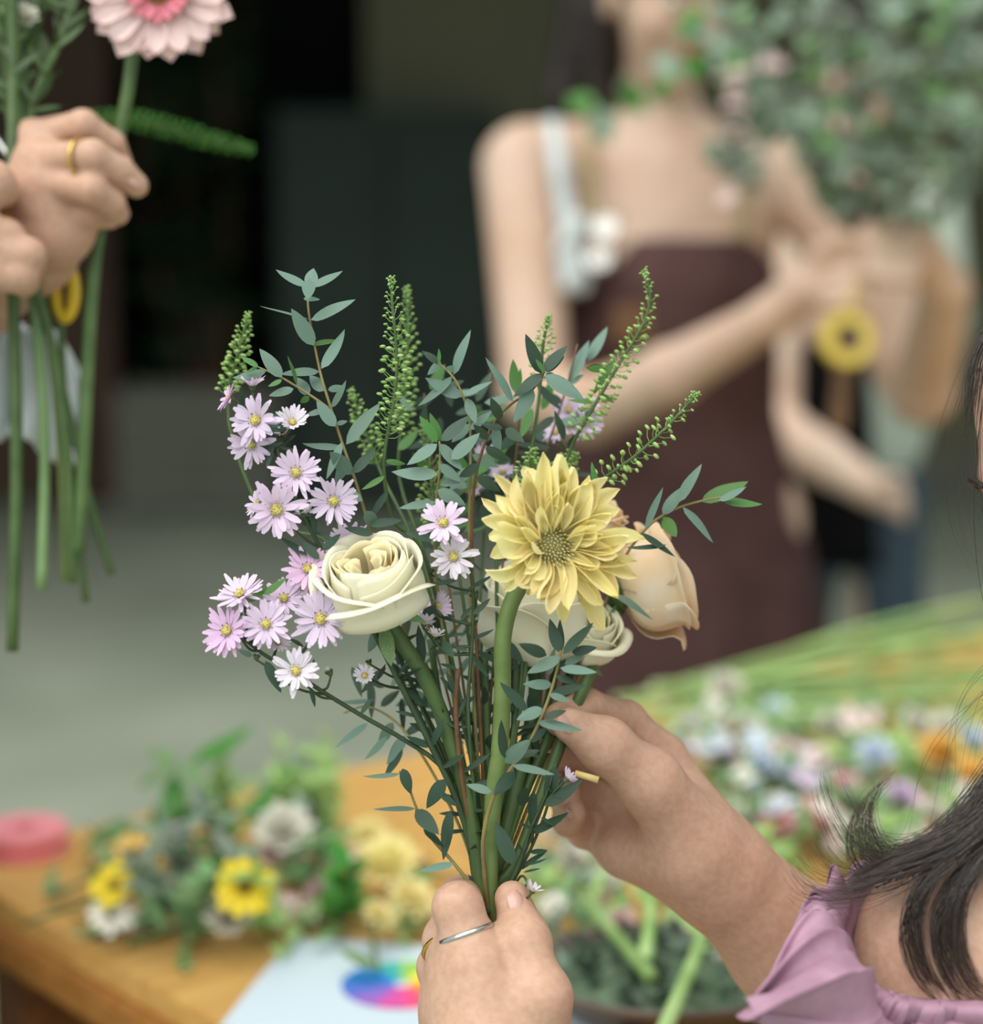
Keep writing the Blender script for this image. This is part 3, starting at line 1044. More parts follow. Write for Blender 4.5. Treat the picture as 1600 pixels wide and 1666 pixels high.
# hands: palm plus fingers meeting on the stems
hw, hm = Q(1250, 518, -0.34), Q(1318, 462, -0.37)
FB.append(cone(hw, 0.026, hm, 0.030, 0.012, (CV(0.2, 0.2, 1), 1.35)))
for i in range(4):
    a = Q(1330 + i * 6, 425 + i * 24, -0.385)
    FB += chain([hm.lerp(a, 0.6), a, Q(1385, 418 + i * 25, -0.40), Q(1412, 432 + i * 22, -0.375)], [0.0105, 0.0098, 0.009, 0.0075], 0.003)
FB += chain([hm, Q(1330, 410, -0.39), Q(1372, 388, -0.41), Q(1410, 398, -0.40)], [0.015, 0.0115, 0.010, 0.008], 0.006)
hw2, hm2 = Q(1540, 470, -0.28), Q(1490, 398, -0.34)
FB.append(cone(hw2, 0.027, hm2, 0.030, 0.012, (CV(-0.2, 0.3, 1), 1.3)))
for i in range(4):
    a = Q(1462 + i * 4, 362 + i * 24, -0.37)
    FB += chain([hm2.lerp(a, 0.6), a, Q(1410 + i * 3, 372 + i * 24, -0.40), Q(1385 + i * 4, 398 + i * 22, -0.37)], [0.0105, 0.0098, 0.009, 0.0075], 0.003)
FB += chain([hm2, Q(1480, 452, -0.375), Q(1438, 452, -0.395), Q(1405, 442, -0.385)], [0.015, 0.0115, 0.010, 0.008], 0.006)
# legs
for s in (-1, 1):
    hpx = QV(1110, 1000)
    x = hpx.x + s * 0.085
    FB += [cone((x, hpx.y, 0.83), 0.085, (x + 0.005, hpx.y, 0.46), 0.055, 0.03), cone((x + 0.005, hpx.y, 0.46), 0.055, (x, hpx.y + 0.01, 0.08), 0.036, 0.02),
           cone((x, hpx.y + 0.01, 0.04), 0.036, (x + 0.02, hpx.y - 0.14, 0.03), 0.03, 0.02)]
sdf_mesh(FB, 0.005, 2).build('body', M['skin_warm'], far)
face_parts(far, hq2, hR2)


def loft(sections, nu=40, fold=0.0, nf=9, close=False):
    """elliptic tube: (centre, rx, ry) from top to bottom"""
    mb = MB()
    n = len(sections)

    def fn(u, v):
        t = v * (n - 1)
        k = min(int(t), n - 2)
        t -= k
        a, b_ = sections[k], sections[k + 1]
        c = a[0].lerp(b_[0], t)
        rx, ry = a[1] + (b_[1] - a[1]) * t, a[2] + (b_[2] - a[2]) * t
        an = 2 * PI * u
        g = 1 + fold * v * math.sin(nf * an + 2 * v)
        return (c.x + rx * g * math.cos(an), c.y + ry * g * math.sin(an), c.z)
    mb.grid(fn, nu, n * 3, True)
    return mb


def vert(p, z):
    return Vector((p.x, p.y, z))


ctr = Q(1090, 600, 0.055)
zt = Q(1085, 388, -0.05).z
def av(px, z):
    p = QV(px, 400)
    return Vector((p.x, p.y, z))


ap = loft([(av(1100, zt), 0.116, 0.106), (av(1098, zt - 0.02), 0.130, 0.118), (av(1092, zt - 0.06), 0.150, 0.134), (av(1090, zt - 0.13), 0.152, 0.132), (av(1092, zt - 0.25), 0.150, 0.115),
           (av(1105, zt - 0.40), 0.180, 0.135), (av(1118, zt - 0.55), 0.205, 0.15), (av(1125, zt - 0.8), 0.222, 0.16)], 56, 0.03)
apo = ap.build('apron', M['apron'], far)
mb = MB()
pc = QV(1030, 525, -0.132)
mb.box(Matrix.Translation(pc) @ Matrix.Rotation(0.25, 4, 'Z'), 0.055, 0.004, 0.05, 0.001)
mb.build('patch', M['patch'], apo, False)
# apron straps with round metal buckles, white blouse strap
for pts, w, m_, nm in (([Q(955, 185, 0.10), Q(958, 215, 0.0), Q(962, 300, -0.045), Q(972, 380, -0.07)], 0.006, M['twig'], 'apron_strap'),
                       ([Q(1215, 200, 0.10), Q(1212, 235, 0.0), Q(1212, 320, -0.045), Q(1205, 395, -0.07)], 0.006, M['twig'], 'apron_strap')):
    b = MB()
    b.tube(path(pts, 12), w, 6)
    b.build(nm, m_, far)
for x, y in ((985, 372), (975, 420)):
    b = MB()
    R = frame(CV(-0.2, 0.3, 1))
    c = QV(x, y, -0.125)
    b.grid(lambda u, v: R @ Vector(((0.013 + 0.006 * math.cos(2 * PI * v)) * math.cos(2 * PI * u), (0.013 + 0.006 * math.cos(2 * PI * v)) * math.sin(2 * PI * u), 0.004 * math.sin(2 * PI * v))) + c, 20, 8, True)
    b.ball(c, (0.012, 0.012, 0.003), 12, 6, R.to_3x3())
    b.build('buckle', M['silver'], far)
b = MB()


def strap_fn(u, v):
    p = SP[min(int(v * 23), 23)]
    wd = 0.018 + 0.012 * v
    return p + RT * (u - 0.5) * wd + VIEW * (0.004 * math.sin(u * PI * 3 + 5 * v))


SP = path([Q(905, 215, 0.11), Q(898, 196, 0.02), Q(905, 250, -0.035), Q(918, 330, -0.05), Q(930, 410, -0.05), Q(932, 480, -0.04)], 24)
b.grid(strap_fn, 7, 24)
so = b.build('white_strap', M['white_cloth'], far)
so.modifiers.new('thickness', 'SOLIDIFY').thickness = 0.003
b = MB()
b.grid(lambda u, v: Q(908 + 44 * u + 6 * math.sin(9 * v), 350 + 125 * v, -0.065 - 0.01 * math.sin(PI * u) + 0.006 * math.sin(11 * v + 5 * u)), 8, 14)
so = b.build('blouse_edge', M['white_cloth'], far)
so.modifiers.new('thickness', 'SOLIDIFY').thickness = 0.004
# hair of the standing person
HB = [ell(hq2(0, -0.026, 0.036), (0.086, 0.092, 0.092), hR2, 0.01), ell(hq2(0, -0.07, -0.05), (0.08, 0.05, 0.11), hR2, 0.03),
      cone(Q(960, -20, 0.04), 0.040, Q(925, 150, 0.09), 0.032, 0.03), cone(Q(925, 150, 0.09), 0.032, Q(960, 215, 0.10), 0.02, 0.02), cone(Q(975, 20, 0.0), 0.022, Q(975, 160, 0.03), 0.018, 0.02)]
sdf_mesh(HB, 0.005, 2).build('hair', M['hair2'], far)

# ---------------------------------------------------------------- third person, partly hidden behind the standing one
D3 = 3.8
thd = thing('person', Vector((P(1390, 800, D3).x, P(1390, 800, D3).y, 0)), 'person in a pale shirt and jeans behind the standing one in the brown apron', 'person')


def Q3(x, y, d=0.0):
    return P(x, y, D3 + d)


hp3, hq3, hR3 = head_prims(Q3(1390, 120, 0), CV(0.9, -0.2, 0.4), Vector((0, 0, 1)), 1.0)
TB = list(hp3)
TB += [cone(Q3(1388, 180), 0.05, Q3(1388, 290), 0.055, 0.03), ell(Q3(1390, 480), (0.14, 0.1, 0.22), None, 0.05),
       cone(Q3(1265, 330), 0.05, Q3(1262, 690, -0.1), 0.042, 0.02), cone(Q3(1262, 690, -0.1), 0.044, Q3(1340, 745, -0.22), 0.040, 0.015), cone(Q3(1340, 745, -0.22), 0.042, Q3(1420, 795, -0.28), 0.03, 0.015),
       cone(Q3(1420, 795, -0.28), 0.03, Q3(1452, 812, -0.30), 0.026, 0.01)]
for i in range(4):
    TB += chain([Q3(1440, 800 + i * 7, -0.30), Q3(1466, 795 + i * 14, -0.31), Q3(1474, 812 + i * 13, -0.29)], [0.011, 0.0095, 0.008], 0.004)
TB += chain([Q3(1430, 790, -0.30), Q3(1452, 778, -0.33), Q3(1470, 784, -0.34)], [0.014, 0.011, 0.009], 0.005)
TB += [cone(Q3(1515, 330), 0.05, Q3(1530, 560, 0.05), 0.042, 0.02), cone(Q3(1530, 560, 0.05), 0.042, Q3(1470, 600, -0.12), 0.03, 0.02)]
for s in (-1, 1):
    x0 = Q3(1385, 900).x + s * 0.08
    TB += [cone((x0 - s * 0.02, Q3(0, 480).y + 0.02, 0.60), 0.05, (x0 + s * 0.02, Q3(0, 480).y + 0.03, 0.06), 0.034, 0.02), cone((x0 + s * 0.02, Q3(0, 480).y + 0.03, 0.06), 0.034, (x0 + s * 0.03, Q3(0, 480).y - 0.12, 0.03), 0.028, 0.02)]
sdf_mesh(TB, 0.007, 2).build('body', M['skin_warm'], thd)
face_parts(thd, hq3, hR3)
sdf_mesh([ell(hq3(0, -0.026, 0.036), (0.088, 0.094, 0.094), hR3, 0.01), ell(hq3(0, -0.07, -0.06), (0.07, 0.05, 0.1), hR3, 0.03)], 0.007, 2).build('hair', M['hair2'], thd)
c3 = Q3(1388, 480, 0.02)
sh = [ell(c3 + Vector((0, 0, 0.03)), (0.150, 0.112, 0.21), None, 0.04), ell(c3 + Vector((0, 0, -0.2)), (0.15, 0.112, 0.2), None, 0.04),
      cone(Q3(1268, 335, 0.01), 0.06, Q3(1262, 520, -0.03), 0.06, 0.03), cone(Q3(1512, 335, 0.01), 0.06, Q3(1526, 520, 0.02), 0.06, 0.03)]
sdf_mesh(sh, 0.008, 2).build('shirt', M['pale_shirt'], thd)
b = MB()
zA, zB = Q3(1366, 560, -0.1).z, Q3(1366, 930, -0.1).z
b.grid(lambda u, v: (c3.x - 0.135 + 0.145 * u + 0.02 * v, c3.y - 0.118 - 0.012 * math.sin(PI * u) - 0.05 * v + 0.006 * math.sin(9 * u + 3 * v), zA + (zB - zA) * v), 14, 12)
po = b.build('apron', M['black_cloth'], thd)
po.modifiers.new('thickness', 'SOLIDIFY').thickness = 0.004
jn = [ell((c3.x, c3.y, 0.72), (0.135, 0.105, 0.13), None, 0.03)]
for s in (-1, 1):
    x0 = c3.x + s * 0.085
    jn += [cone((x0 - s * 0.015, c3.y, 0.70), 0.075, (x0 + s * 0.005, c3.y, 0.45), 0.062, 0.03), cone((x0 + s * 0.01, c3.y, 0.45), 0.066, (x0 + s * 0.02, c3.y + 0.02, 0.08), 0.056, 0.02)]
sdf_mesh(jn, 0.008, 2).build('jeans', M['jeans'], thd)

# ---------------------------------------------------------------- person at the left, only the hands reach into the picture
lp = thing('person', Vector((-0.62, 1.5, 0)), 'person whose hands hold a blush gerbera and a loose flower bunch', 'person')
D4 = 1.21


def Q4(x, y, d=0.0):
    return P(x, y, D4 + d)


HA1 = []
wr1 = Q4(58, 408, 0.02)
HA1 += [cone(Q4(-150, 560, 0.06), 0.034, wr1, 0.0225, 0.012), cone(wr1, 0.0225, Q4(85, 320, 0.0), 0.030, 0.014, (CV(0.5, 0.2, 1), 1.3))]
fi = [[Q4(52, 222, 0.0), Q4(135, 204, -0.012), Q4(182, 234, 0.0), Q4(196, 262, 0.012)],
      [Q4(60, 258, -0.014), Q4(150, 254, -0.03), Q4(196, 278, -0.02), Q4(222, 302, -0.012)],
      [Q4(72, 296, -0.016), Q4(148, 308, -0.03), Q4(182, 330, -0.018), Q4(192, 348, -0.008)],
      [Q4(88, 330, -0.004), Q4(140, 345, -0.012), Q4(168, 352, 0.0), Q4(180, 356, 0.006)]]
for ch, r in zip(fi, (0.0086, 0.0090, 0.0086, 0.0076)):
    HA1 += [cone(Q4(88, 370, 0.0), 0.019, ch[0], r * 1.2, 0.010)]
    HA1 += chain(ch, [r * 1.10, r, r * 0.92, r * 0.8], 0.002, 0.003)
    HA1.append(ell(ch[1], (r * 1.06,) * 3, None, 0.003))
HA1 += chain([Q4(80, 370, 0.02), Q4(120, 320, 0.035), Q4(165, 290, 0.03), Q4(195, 275, 0.022)], [0.017, 0.0125, 0.011, 0.008], 0.006)
# second hand round the bunch
HA2 = [cone(Q4(-230, 470, 0.0), 0.030, Q4(-130, 430, -0.02), 0.026, 0.012), cone(Q4(-130, 430, -0.02), 0.027, Q4(-70, 400, -0.03), 0.028, 0.012)]
for i, (ya, yb, xe) in enumerate(((325, 300, 0), (365, 385, 18), (400, 415, 52), (440, 448, 40))):
    HA2 += chain([Q4(-70, ya + 15, -0.035), Q4(-25, (ya + yb) / 2, -0.05), Q4(xe - 8, yb, -0.045), Q4(xe, yb + 12, -0.02)], [0.0115, 0.0105, 0.0100, 0.0085], 0.003, 0.006)
HA2 += chain([Q4(-90, 380, -0.03), Q4(-50, 320, -0.05), Q4(-15, 296, -0.05), Q4(4, 310, -0.04)], [0.016, 0.0125, 0.0112, 0.009], 0.006)
mbl = sdf_mesh(HA1 + HA2, 0.0017, 2)
LC = Vector((-0.60, 1.52, 0))
hp4, hq4, hR4 = head_prims(LC + Vector((0.06, -0.03, 1.52)), Vector((0.8, -0.35, -0.35)), Vector((0, 0, 1)), 1.0)
LT = list(hp4)
LT += [cone(LC + Vector((0.02, 0, 1.43)), 0.048, LC + Vector((0, 0, 1.33)), 0.055, 0.03), cone(LC + Vector((0.0, 0.16, 1.29)), 0.05, LC + Vector((0.0, -0.16, 1.29)), 0.05, 0.04),
       ell(LC + Vector((0, 0, 1.15)), (0.105, 0.15, 0.2), None, 0.04), ell(LC + Vector((0, 0, 0.9)), (0.1, 0.14, 0.2), None, 0.05),
       cone(LC + Vector((0.02, 0.17, 1.28)), 0.05, LC + Vector((0.05, 0.08, 1.02)), 0.042, 0.02), cone(LC + Vector((0.05, 0.08, 1.02)), 0.042, Q4(-150, 560, 0.06), 0.034, 0.015),
       cone(LC + Vector((0.02, -0.17, 1.28)), 0.05, LC + Vector((0.02, -0.24, 1.06)), 0.042, 0.02), cone(LC + Vector((0.02, -0.24, 1.06)), 0.042, Q4(-230, 470, 0.0), 0.03, 0.015)]
for s in (-1, 1):
    y = LC.y + s * 0.085
    LT += [cone((LC.x, y, 0.82), 0.085, (LC.x + 0.01, y, 0.46), 0.058, 0.03), cone((LC.x + 0.01, y, 0.46), 0.058, (LC.x, y, 0.08), 0.036, 0.02), cone((LC.x, y, 0.04), 0.036, (LC.x + 0.15, y, 0.03), 0.03, 0.02)]
mbt = sdf_mesh(LT, 0.007, 2)
b = MB()
b.add(mbl, Matrix())
b.add(mbt, Matrix())
b.build('body', M['skin_hand'], lp)
face_parts(lp, hq4, hR4)
nail(lp, Q4(219, 293, -0.020), Q4(226, 306, -0.01) - Q4(196, 278, -0.02), CV(0.5, 0.6, 0.6))
nail(lp, Q4(55, 411, -0.040), Q4(60, 420, -0.02) - Q4(0, 410, -0.045), CV(0.5, 0.5, 0.6))
sdf_mesh([ell(hq4(0, -0.026, 0.036), (0.088, 0.094, 0.094), hR4, 0.01), ell(hq4(0, -0.07, -0.06), (0.07, 0.05, 0.1), hR4, 0.03)], 0.007, 2).build('hair', M['hair2'], lp)
loft([(LC + Vector((0, 0, 1.27)), 0.10, 0.15), (LC + Vector((0, 0, 1.15)), 0.125, 0.165), (LC + Vector((0, 0, 0.95)), 0.125, 0.165), (LC + Vector((0, 0, 0.82)), 0.145, 0.205), (LC + Vector((0, 0, 0.7)), 0.15, 0.215), (LC + Vector((0, 0, 0.4)), 0.16, 0.22)], 36, 0.04).build('apron', M['apron'], lp)
# loose white sleeve hanging below the forearm
b = MB()


def sleeve(u, v):
    xr = 70 + 78 * math.sin(PI * min(1, 0.12 + 0.62 * v)) - 30 * max(0, v - 0.75)
    x = -90 + (xr + 90) * u
    y = 545 + 190 * v - 40 * (1 - u) * (1 - v) + 26 * math.sin(7 * u + 1) * v
    return Q4(x, y, 0.07 + 0.010 * math.sin(13 * u + 3 * v) + 0.006 * math.sin(29 * u))


b.grid(sleeve, 40, 16)
so = b.build('sleeve', M['white_cloth'], lp)
so.modifiers.new('thickness', 'SOLIDIFY').thickness = 0.004
ring_at('finger_ring', fi[1][0].lerp(fi[1][1], 0.80) + CV(0, -0.4, 0.3) * 0.001, fi[1][1] - fi[1][0], 0.0108, 0.0011, M['gold'], 'small gold ring on the hand holding the blush gerbera')


# ------------------------------------------------------------------ the bouquet
def px_path(pts, n=30):
    return path([P(*p) for p in pts], n)


def tail(dx=0.0, dd=0.0):
    """lower end of a bouquet stem: the tie point inside the fist and the cut end below it"""
    return [(792 + dx * 0.9, 1440, 1.0 + dd), (798 + dx * 0.35, 1500, 0.999 + dd * 0.55), (800 - dx * 0.5, 1640, 1.003 + dd * 0.55), (806 - dx * 1.6, 1745, 1.036 + dd), (812 - dx * 2.6, 1880, 1.058 + dd * 2)]


def stem_obj(root, pts, r0, r1, m, n=34, sides=7, name='stem'):
    mb = MB()
    mb.tube(px_path(pts, n), [r1, r0], sides)      # points run from the top down, r1 at the top
    return mb.build(name, m, root)


def rose(name, label, base, axis, R, H, m_out, m_in, stem_pts, n=26, stem_r=0.0032, up=None, stemmat='stem', leaves=(), seed=1, opening=0.0):
    rs = random.Random(seed)
    root = thing(name, P(*stem_pts[-1]), label, 'rose')
    Fm = frame(axis, up)
    plan = []                                  # (angle, radius, half angle, height, closing, lip, lobe offset x, y, inner)
    nl = 3
    la0 = rs.uniform(0, 6)
    for lobe in range(nl):                     # quartered heart: nested folds opening towards the middle
        la = la0 + 2 * PI * lobe / nl + rs.uniform(-0.25, 0.25)
        ox, oy = math.cos(la) * R * 0.20, math.sin(la) * R * 0.20
        for j in range(4):
            plan.append((la + rs.uniform(-0.25, 0.25), R * (0.08 + 0.105 * j), 1.75 - 0.22 * j, H * (0.84 + 0.03 * j) * rs.uniform(0.97, 1.03), 0.12, 0.06, ox, oy, 1))
    for j in range(6):
        plan.append((j * 2.4 + rs.uniform(-0.2, 0.2), R * (0.60 + 0.04 * j), 1.10, H * rs.uniform(0.90, 1.0), 0.30, 0.06, 0, 0, 1 if j < 2 else 0))
    for j in range(8):
        plan.append((j * 2.4 + 1.0 + rs.uniform(-0.25, 0.25), R * (0.80 + 0.03 * j), 1.02, H * (1.02 - 0.03 * j) * rs.uniform(0.96, 1.03), 0.18 - opening, 0.10 + 0.03 * j * rs.uniform(0.5, 1.4), 0, 0, 0))
    for phi, r, al, h, close, lip, ox, oy, inner in plan:
        lip *= R
        f1, f2 = rs.uniform(0, 6), rs.uniform(0, 6)
        notch = rs.uniform(0.06, 0.16) if inner else rs.uniform(0.12, 0.26)
        wav = rs.uniform(0.02, 0.045)
        mb = MB()

        def fn(u, v):
            a = u * 2 - 1
            wv = min(1, (v / 0.35)) ** 0.6
            ang = phi + a * al * (0.45 + 0.55 * wv)
            g = math.sqrt(max(0, 1 - (1 - min(v / 0.6, 1)) ** 2))
            g *= 1 - close * max(0, v - 0.5) ** 1.6 * 2.4
            rad = r * g + lip * max(0, (v - 0.72) / 0.28) ** 2
            rad += R * 0.05 * v * math.sin(2.2 * a + f1) * (0.5 if inner else 1)
            z = h * v ** 1.3 - h * notch * abs(a) ** 2.6 * v + H * wav * math.sin(4 * a + f2) * v ** 3
            z -= lip * 0.5 * max(0, (v - 0.86) / 0.14) ** 2
            return Fm @ Vector((rad * math.cos(ang) + ox * min(1, v * 1.4), rad * math.sin(ang) + oy * min(1, v * 1.4), z)) + base
        mb.grid(fn, 13, 11)
        o = mb.build('petal', m_in if inner else m_out, root)
        o.modifiers.new('thickness', 'SOLIDIFY').thickness = 0.00045
    mb = MB()
    mb.ball(base - axis * 0.0015, (R * 0.30, R * 0.30, R * 0.24), 10, 7, Fm.to_3x3())
    mb.build('receptacle', M['stem'], root)
    for i in range(5):
        a = 2 * PI * i / 5 + rs.uniform(-0.2, 0.2)
        dr = (Fm @ Vector((math.cos(a), math.sin(a), rs.uniform(-0.75, 0.1)))).normalized()
        leaf_at(root, base + dr * R * 0.22, base + dr * R * rs.uniform(0.8, 1.05), R * 0.28, axis + dr * 0.3, M['leafmid'], LEAFNARROW, 'sepal')
    stem_obj(root, stem_pts, stem_r * 1.05, stem_r, M[stemmat])
    for l in leaves:
        leaf_px(root, *l)
    return root


def pxl(base_px, stem_top):
    return base_px


# cream rose in front on the left
rose('cream_rose', 'open cream rose with yellow heart beside the lilac asters', P(620, 996, 0.985), CV(-0.18, 0.82, 0.58), 0.0262, 0.0360, M['rose'], M['rosein'],
     [(623, 1002, 0.985), (652, 1042, 0.988), (700, 1120, 0.992), (736, 1215, 0.996), (768, 1330, 0.998)] + tail(-10, -0.004), 28, 0.0038, seed=4)
# cream rose behind the yellow flower
rose('cream_rose', 'pale cream rose half hidden beneath the shaggy yellow flower', P(866, 1072, 1.045), CV(0.05, 0.95, 0.25), 0.0280, 0.048, M['rose'], M['rosein'],
     [(866, 1078, 1.045), (872, 1120, 1.04), (862, 1190, 1.025), (838, 1290, 1.01), (812, 1390, 1.004)] + tail(10, 0.006), 26, 0.0036, seed=8)
# smaller cream rose looking out under the yellow flower on the right
rose('cream_rose', 'small cream rose with orange heart peeping out under the yellow flower', P(940, 1060, 1.05), CV(0.30, 0.80, 0.50), 0.0190, 0.026, M['rose'], M['rosein'],
     [(938, 1064, 1.05), (925, 1110, 1.045), (893, 1200, 1.025), (850, 1300, 1.012), (818, 1390, 1.004)] + tail(14, 0.008), 20, 0.0026, seed=9)
# peach rose at the right, seen from its side
rose('peach_rose', 'peach rose seen from the side at the right of the bouquet', P(1010, 968, 1.055), CV(0.80, 0.30, -0.05), 0.0270, 0.036, M['peach'], M['peach'],
     [(1010, 990, 1.055), (990, 1015, 1.05), (965, 1085, 1.035), (932, 1160, 1.02), (905, 1230, 1.012), (872, 1320, 1.006), (836, 1410, 1.003)] + tail(20, 0.002), 24, 0.0030, seed=12, opening=0.22)
# apricot rose mostly behind the yellow flower
rose('peach_rose', 'apricot rose mostly hidden behind the top of the yellow flower', P(952, 890, 1.06), CV(0.25, 0.9, 0.1), 0.0165, 0.026, M['peach'], M['peach'],
     [(950, 895, 1.06), (930, 990, 1.065), (890, 1150, 1.05), (850, 1290, 1.02), (822, 1380, 1.008)] + tail(16, 0.012), 18, 0.0026, seed=15)

# the shaggy yellow flower
M['yellowdisc'] = mat('pale_olive_disc', rgb(244, 236, 184), 0.7, rgb(228, 218, 156), 300, transl=0.3)
YB_ = thing('gerbera', P(806, 1640, 1.0), 'shaggy pale yellow gerbera on a thick curved stem in front', 'gerbera')


def strap_petal(seed, curl, chan, tipcurl):
    mb = MB()

    def fn(u, v):
        a = u * 2 - 1
        w = 0.5 * (0.40 + 0.60 * math.sin(PI * min(1, 0.15 + 0.58 * v))) * (1 if v < 0.70 else max(0.03, max(0, math.cos((v - 0.70) / 0.30 * PI / 2)) ** 0.6))
        x = a * w
        z = chan * a * a * (0.3 + 0.7 * math.sin(PI * v)) * 0.12 + curl * v * v + tipcurl * max(0, v - 0.6) ** 2
        return (x + 0.45 * (math.sin(seed + 3.2 * v) - math.sin(seed)) * v, v - 0.25 * abs(tipcurl) * max(0, v - 0.75) ** 2, z)
    mb.grid(fn, 7, 10)
    return mb.mesh('strap_petal')


SPET = [strap_petal(0, 0.10, 1.8, 0.7), strap_petal(1.5, -0.08, 2.2, -1.0), strap_petal(3, 0.20, 1.4, 1.2), strap_petal(4.4, 0.02, 2.4, 0.3), strap_petal(2.2, 0.14, 1.6, -1.5), strap_petal(5.2, -0.14, 2.0, 0.9)]
yc = P(900, 888, 0.962)
yax = CV(0.16, -0.10, 1.0)
YF = frame(yax, UP)
yrs = random.Random(21)
prof = [(0, 118), (30, 122), (60, 128), (85, 138), (105, 146), (125, 140), (150, 122), (175, 112), (200, 92), (230, 88), (260, 100), (290, 124), (315, 120), (340, 128), (360, 118)]


def plen(deg):
    deg %= 360
    for (a, l), (a2, l2) in zip(prof, prof[1:]):
        if a <= deg <= a2:
            return l + (l2 - l) * (deg - a) / (a2 - a)
    return 110


def ypetal(base, tip, w, twist, n_hint):
    y = tip - base
    L = y.length
    y.normalize()
    n_ = (n_hint - y * n_hint.dot(y)).normalized()
    x = y.cross(n_)
    x2 = x * math.cos(twist) + n_ * math.sin(twist)
    n2 = x2.cross(y)
    Mx = Matrix((x2 * w, y * L, n2 * L)).transposed().to_4x4()
    Mx.translation = base
    ob('petal', yrs.choice(SPET), M['yellow'], YB_, Mx)


ytips = [(858, 740, 24), (877, 752, 26), (911, 755, 22), (931, 756, 20), (941, 778, 24), (992, 798, 26), (1005, 830, 26), (1030, 858, 26), (1042, 912, 24), (1026, 936, 22), (1019, 956, 22), (1003, 1008, 28), (950, 988, 26), (900, 985, 24), (826, 945, 28), (812, 905, 26),
         (783, 832, 28), (789, 797, 16), (812, 768, 18), (845, 758, 22), (962, 782, 22), (975, 815, 24), (1015, 885, 24), (975, 985, 24), (880, 970, 22), (800, 850, 22), (835, 790, 26), (895, 760, 22)]
for (x, y, w) in ytips:                            # outer petals, tips where they show
    an = math.atan2(888 - y, x - 900)
    out = YF @ Vector((math.cos(an), math.sin(an), 0))
    ypetal(yc + out * 0.006, P(x, y, 0.962 + yrs.uniform(-0.012, 0.016)), w * yrs.uniform(1.0, 1.25) / F, yrs.uniform(-0.35, 0.35), yax)
for row, (n, e0, f, w) in enumerate(((22, 0.25, 0.92, 27), (19, 0.5, 0.80, 25), (13, 0.85, 0.55, 20))):
    for i in range(n):
        deg = 360 * (i + 0.5 * (row % 2)) / n + yrs.uniform(-13, 13)
        if row >= 1 and 235 < deg < 350 and yrs.random() < (0.45 if row == 1 else 0.8):
            continue                                # the disc shows on the lower right
        e = e0 + yrs.uniform(-0.25, 0.25)
        upw = 0.5 * max(0, math.sin(math.radians(deg))) + 0.12
        L = plen(deg) * f * yrs.uniform(0.68, 1.12) * 0.98 / F
        out = YF @ Vector((math.cos(math.radians(deg)), math.sin(math.radians(deg)), 0))
        y = (out * math.cos(e) + yax * math.sin(e) + YF @ Vector((yrs.uniform(-0.25, 0.25), upw + yrs.uniform(-0.1, 0.15), 0))).normalized()
        b0 = yc + out * (0.0072 - 0.0004 * row) + yax * 0.0006 * row
        ypetal(b0, b0 + y * L, w * yrs.uniform(0.8, 1.25) / F, yrs.uniform(-0.8, 0.8), (yax * math.cos(e) - out * math.sin(e)))
mb = MB()
for i in range(90):
    t = (i + 0.5) / 90
    a = i * 2.39996
    rr = 0.0078 * math.sqrt(t)
    p = yc + YF @ Vector((rr * math.cos(a), rr * math.sin(a), 0.002))
    mb.tube([p, p + (yax + YF @ Vector((math.cos(a), math.sin(a), 0)) * 0.3 * t).normalized() * yrs.uniform(0.004, 0.007)], [0.0005, 0.0003], 4)
mb.ball(yc, (0.009, 0.009, 0.003), 10, 6, YF.to_3x3())
mb.build('disc', M['yellowdisc'], YB_)
mb = MB()
mb.ball(yc - yax * 0.006, (0.011, 0.011, 0.006), 12, 7, YF.to_3x3())
mb.build('calyx', M['stemlight'], YB_)
stem_obj(YB_, [(898, 892, 0.972), (872, 925, 0.984), (848, 952, 0.986), (829, 990, 0.985), (818, 1045, 0.985), (818, 1120, 0.987), (814, 1210, 0.990), (803, 1300, 0.993), (797, 1400, 0.995), (797, 1480, 0.996), (803, 1640, 1.003), (810, 1745, 1.036), (810, 1870, 1.056)],
         0.0044, 0.0040, M['stemlight'], 44, 12)

# eucalyptus branches: leaves digitised as (base x, base y, tip x, tip y, apparent width, shade)
E, DK, GN = 'euc', 'eucd', 'eucg'


def branch(label, stem, leaves, d, twig='twig', r=0.0008, extra=None, ratio=0.36):
    root = thing('eucalyptus_branch', P(*stem[-1]), label, 'branch', 'eucalyptus branches in the bouquet')
    stem_obj(root, stem, r * 1.5, r * 0.6, M[twig], 40, 6)
    if extra:
        for s in extra:
            stem_obj(root, s, r, r * 0.5, M[twig], 20, 5, 'side_twig')
    for l in leaves:
        dd = l[6] if len(l) > 6 else d + rnd(-0.006, 0.006)
        leaf_px(root, l[0], l[1], l[2], l[3], l[4], dd, M[l[5]], ratio)
    return root


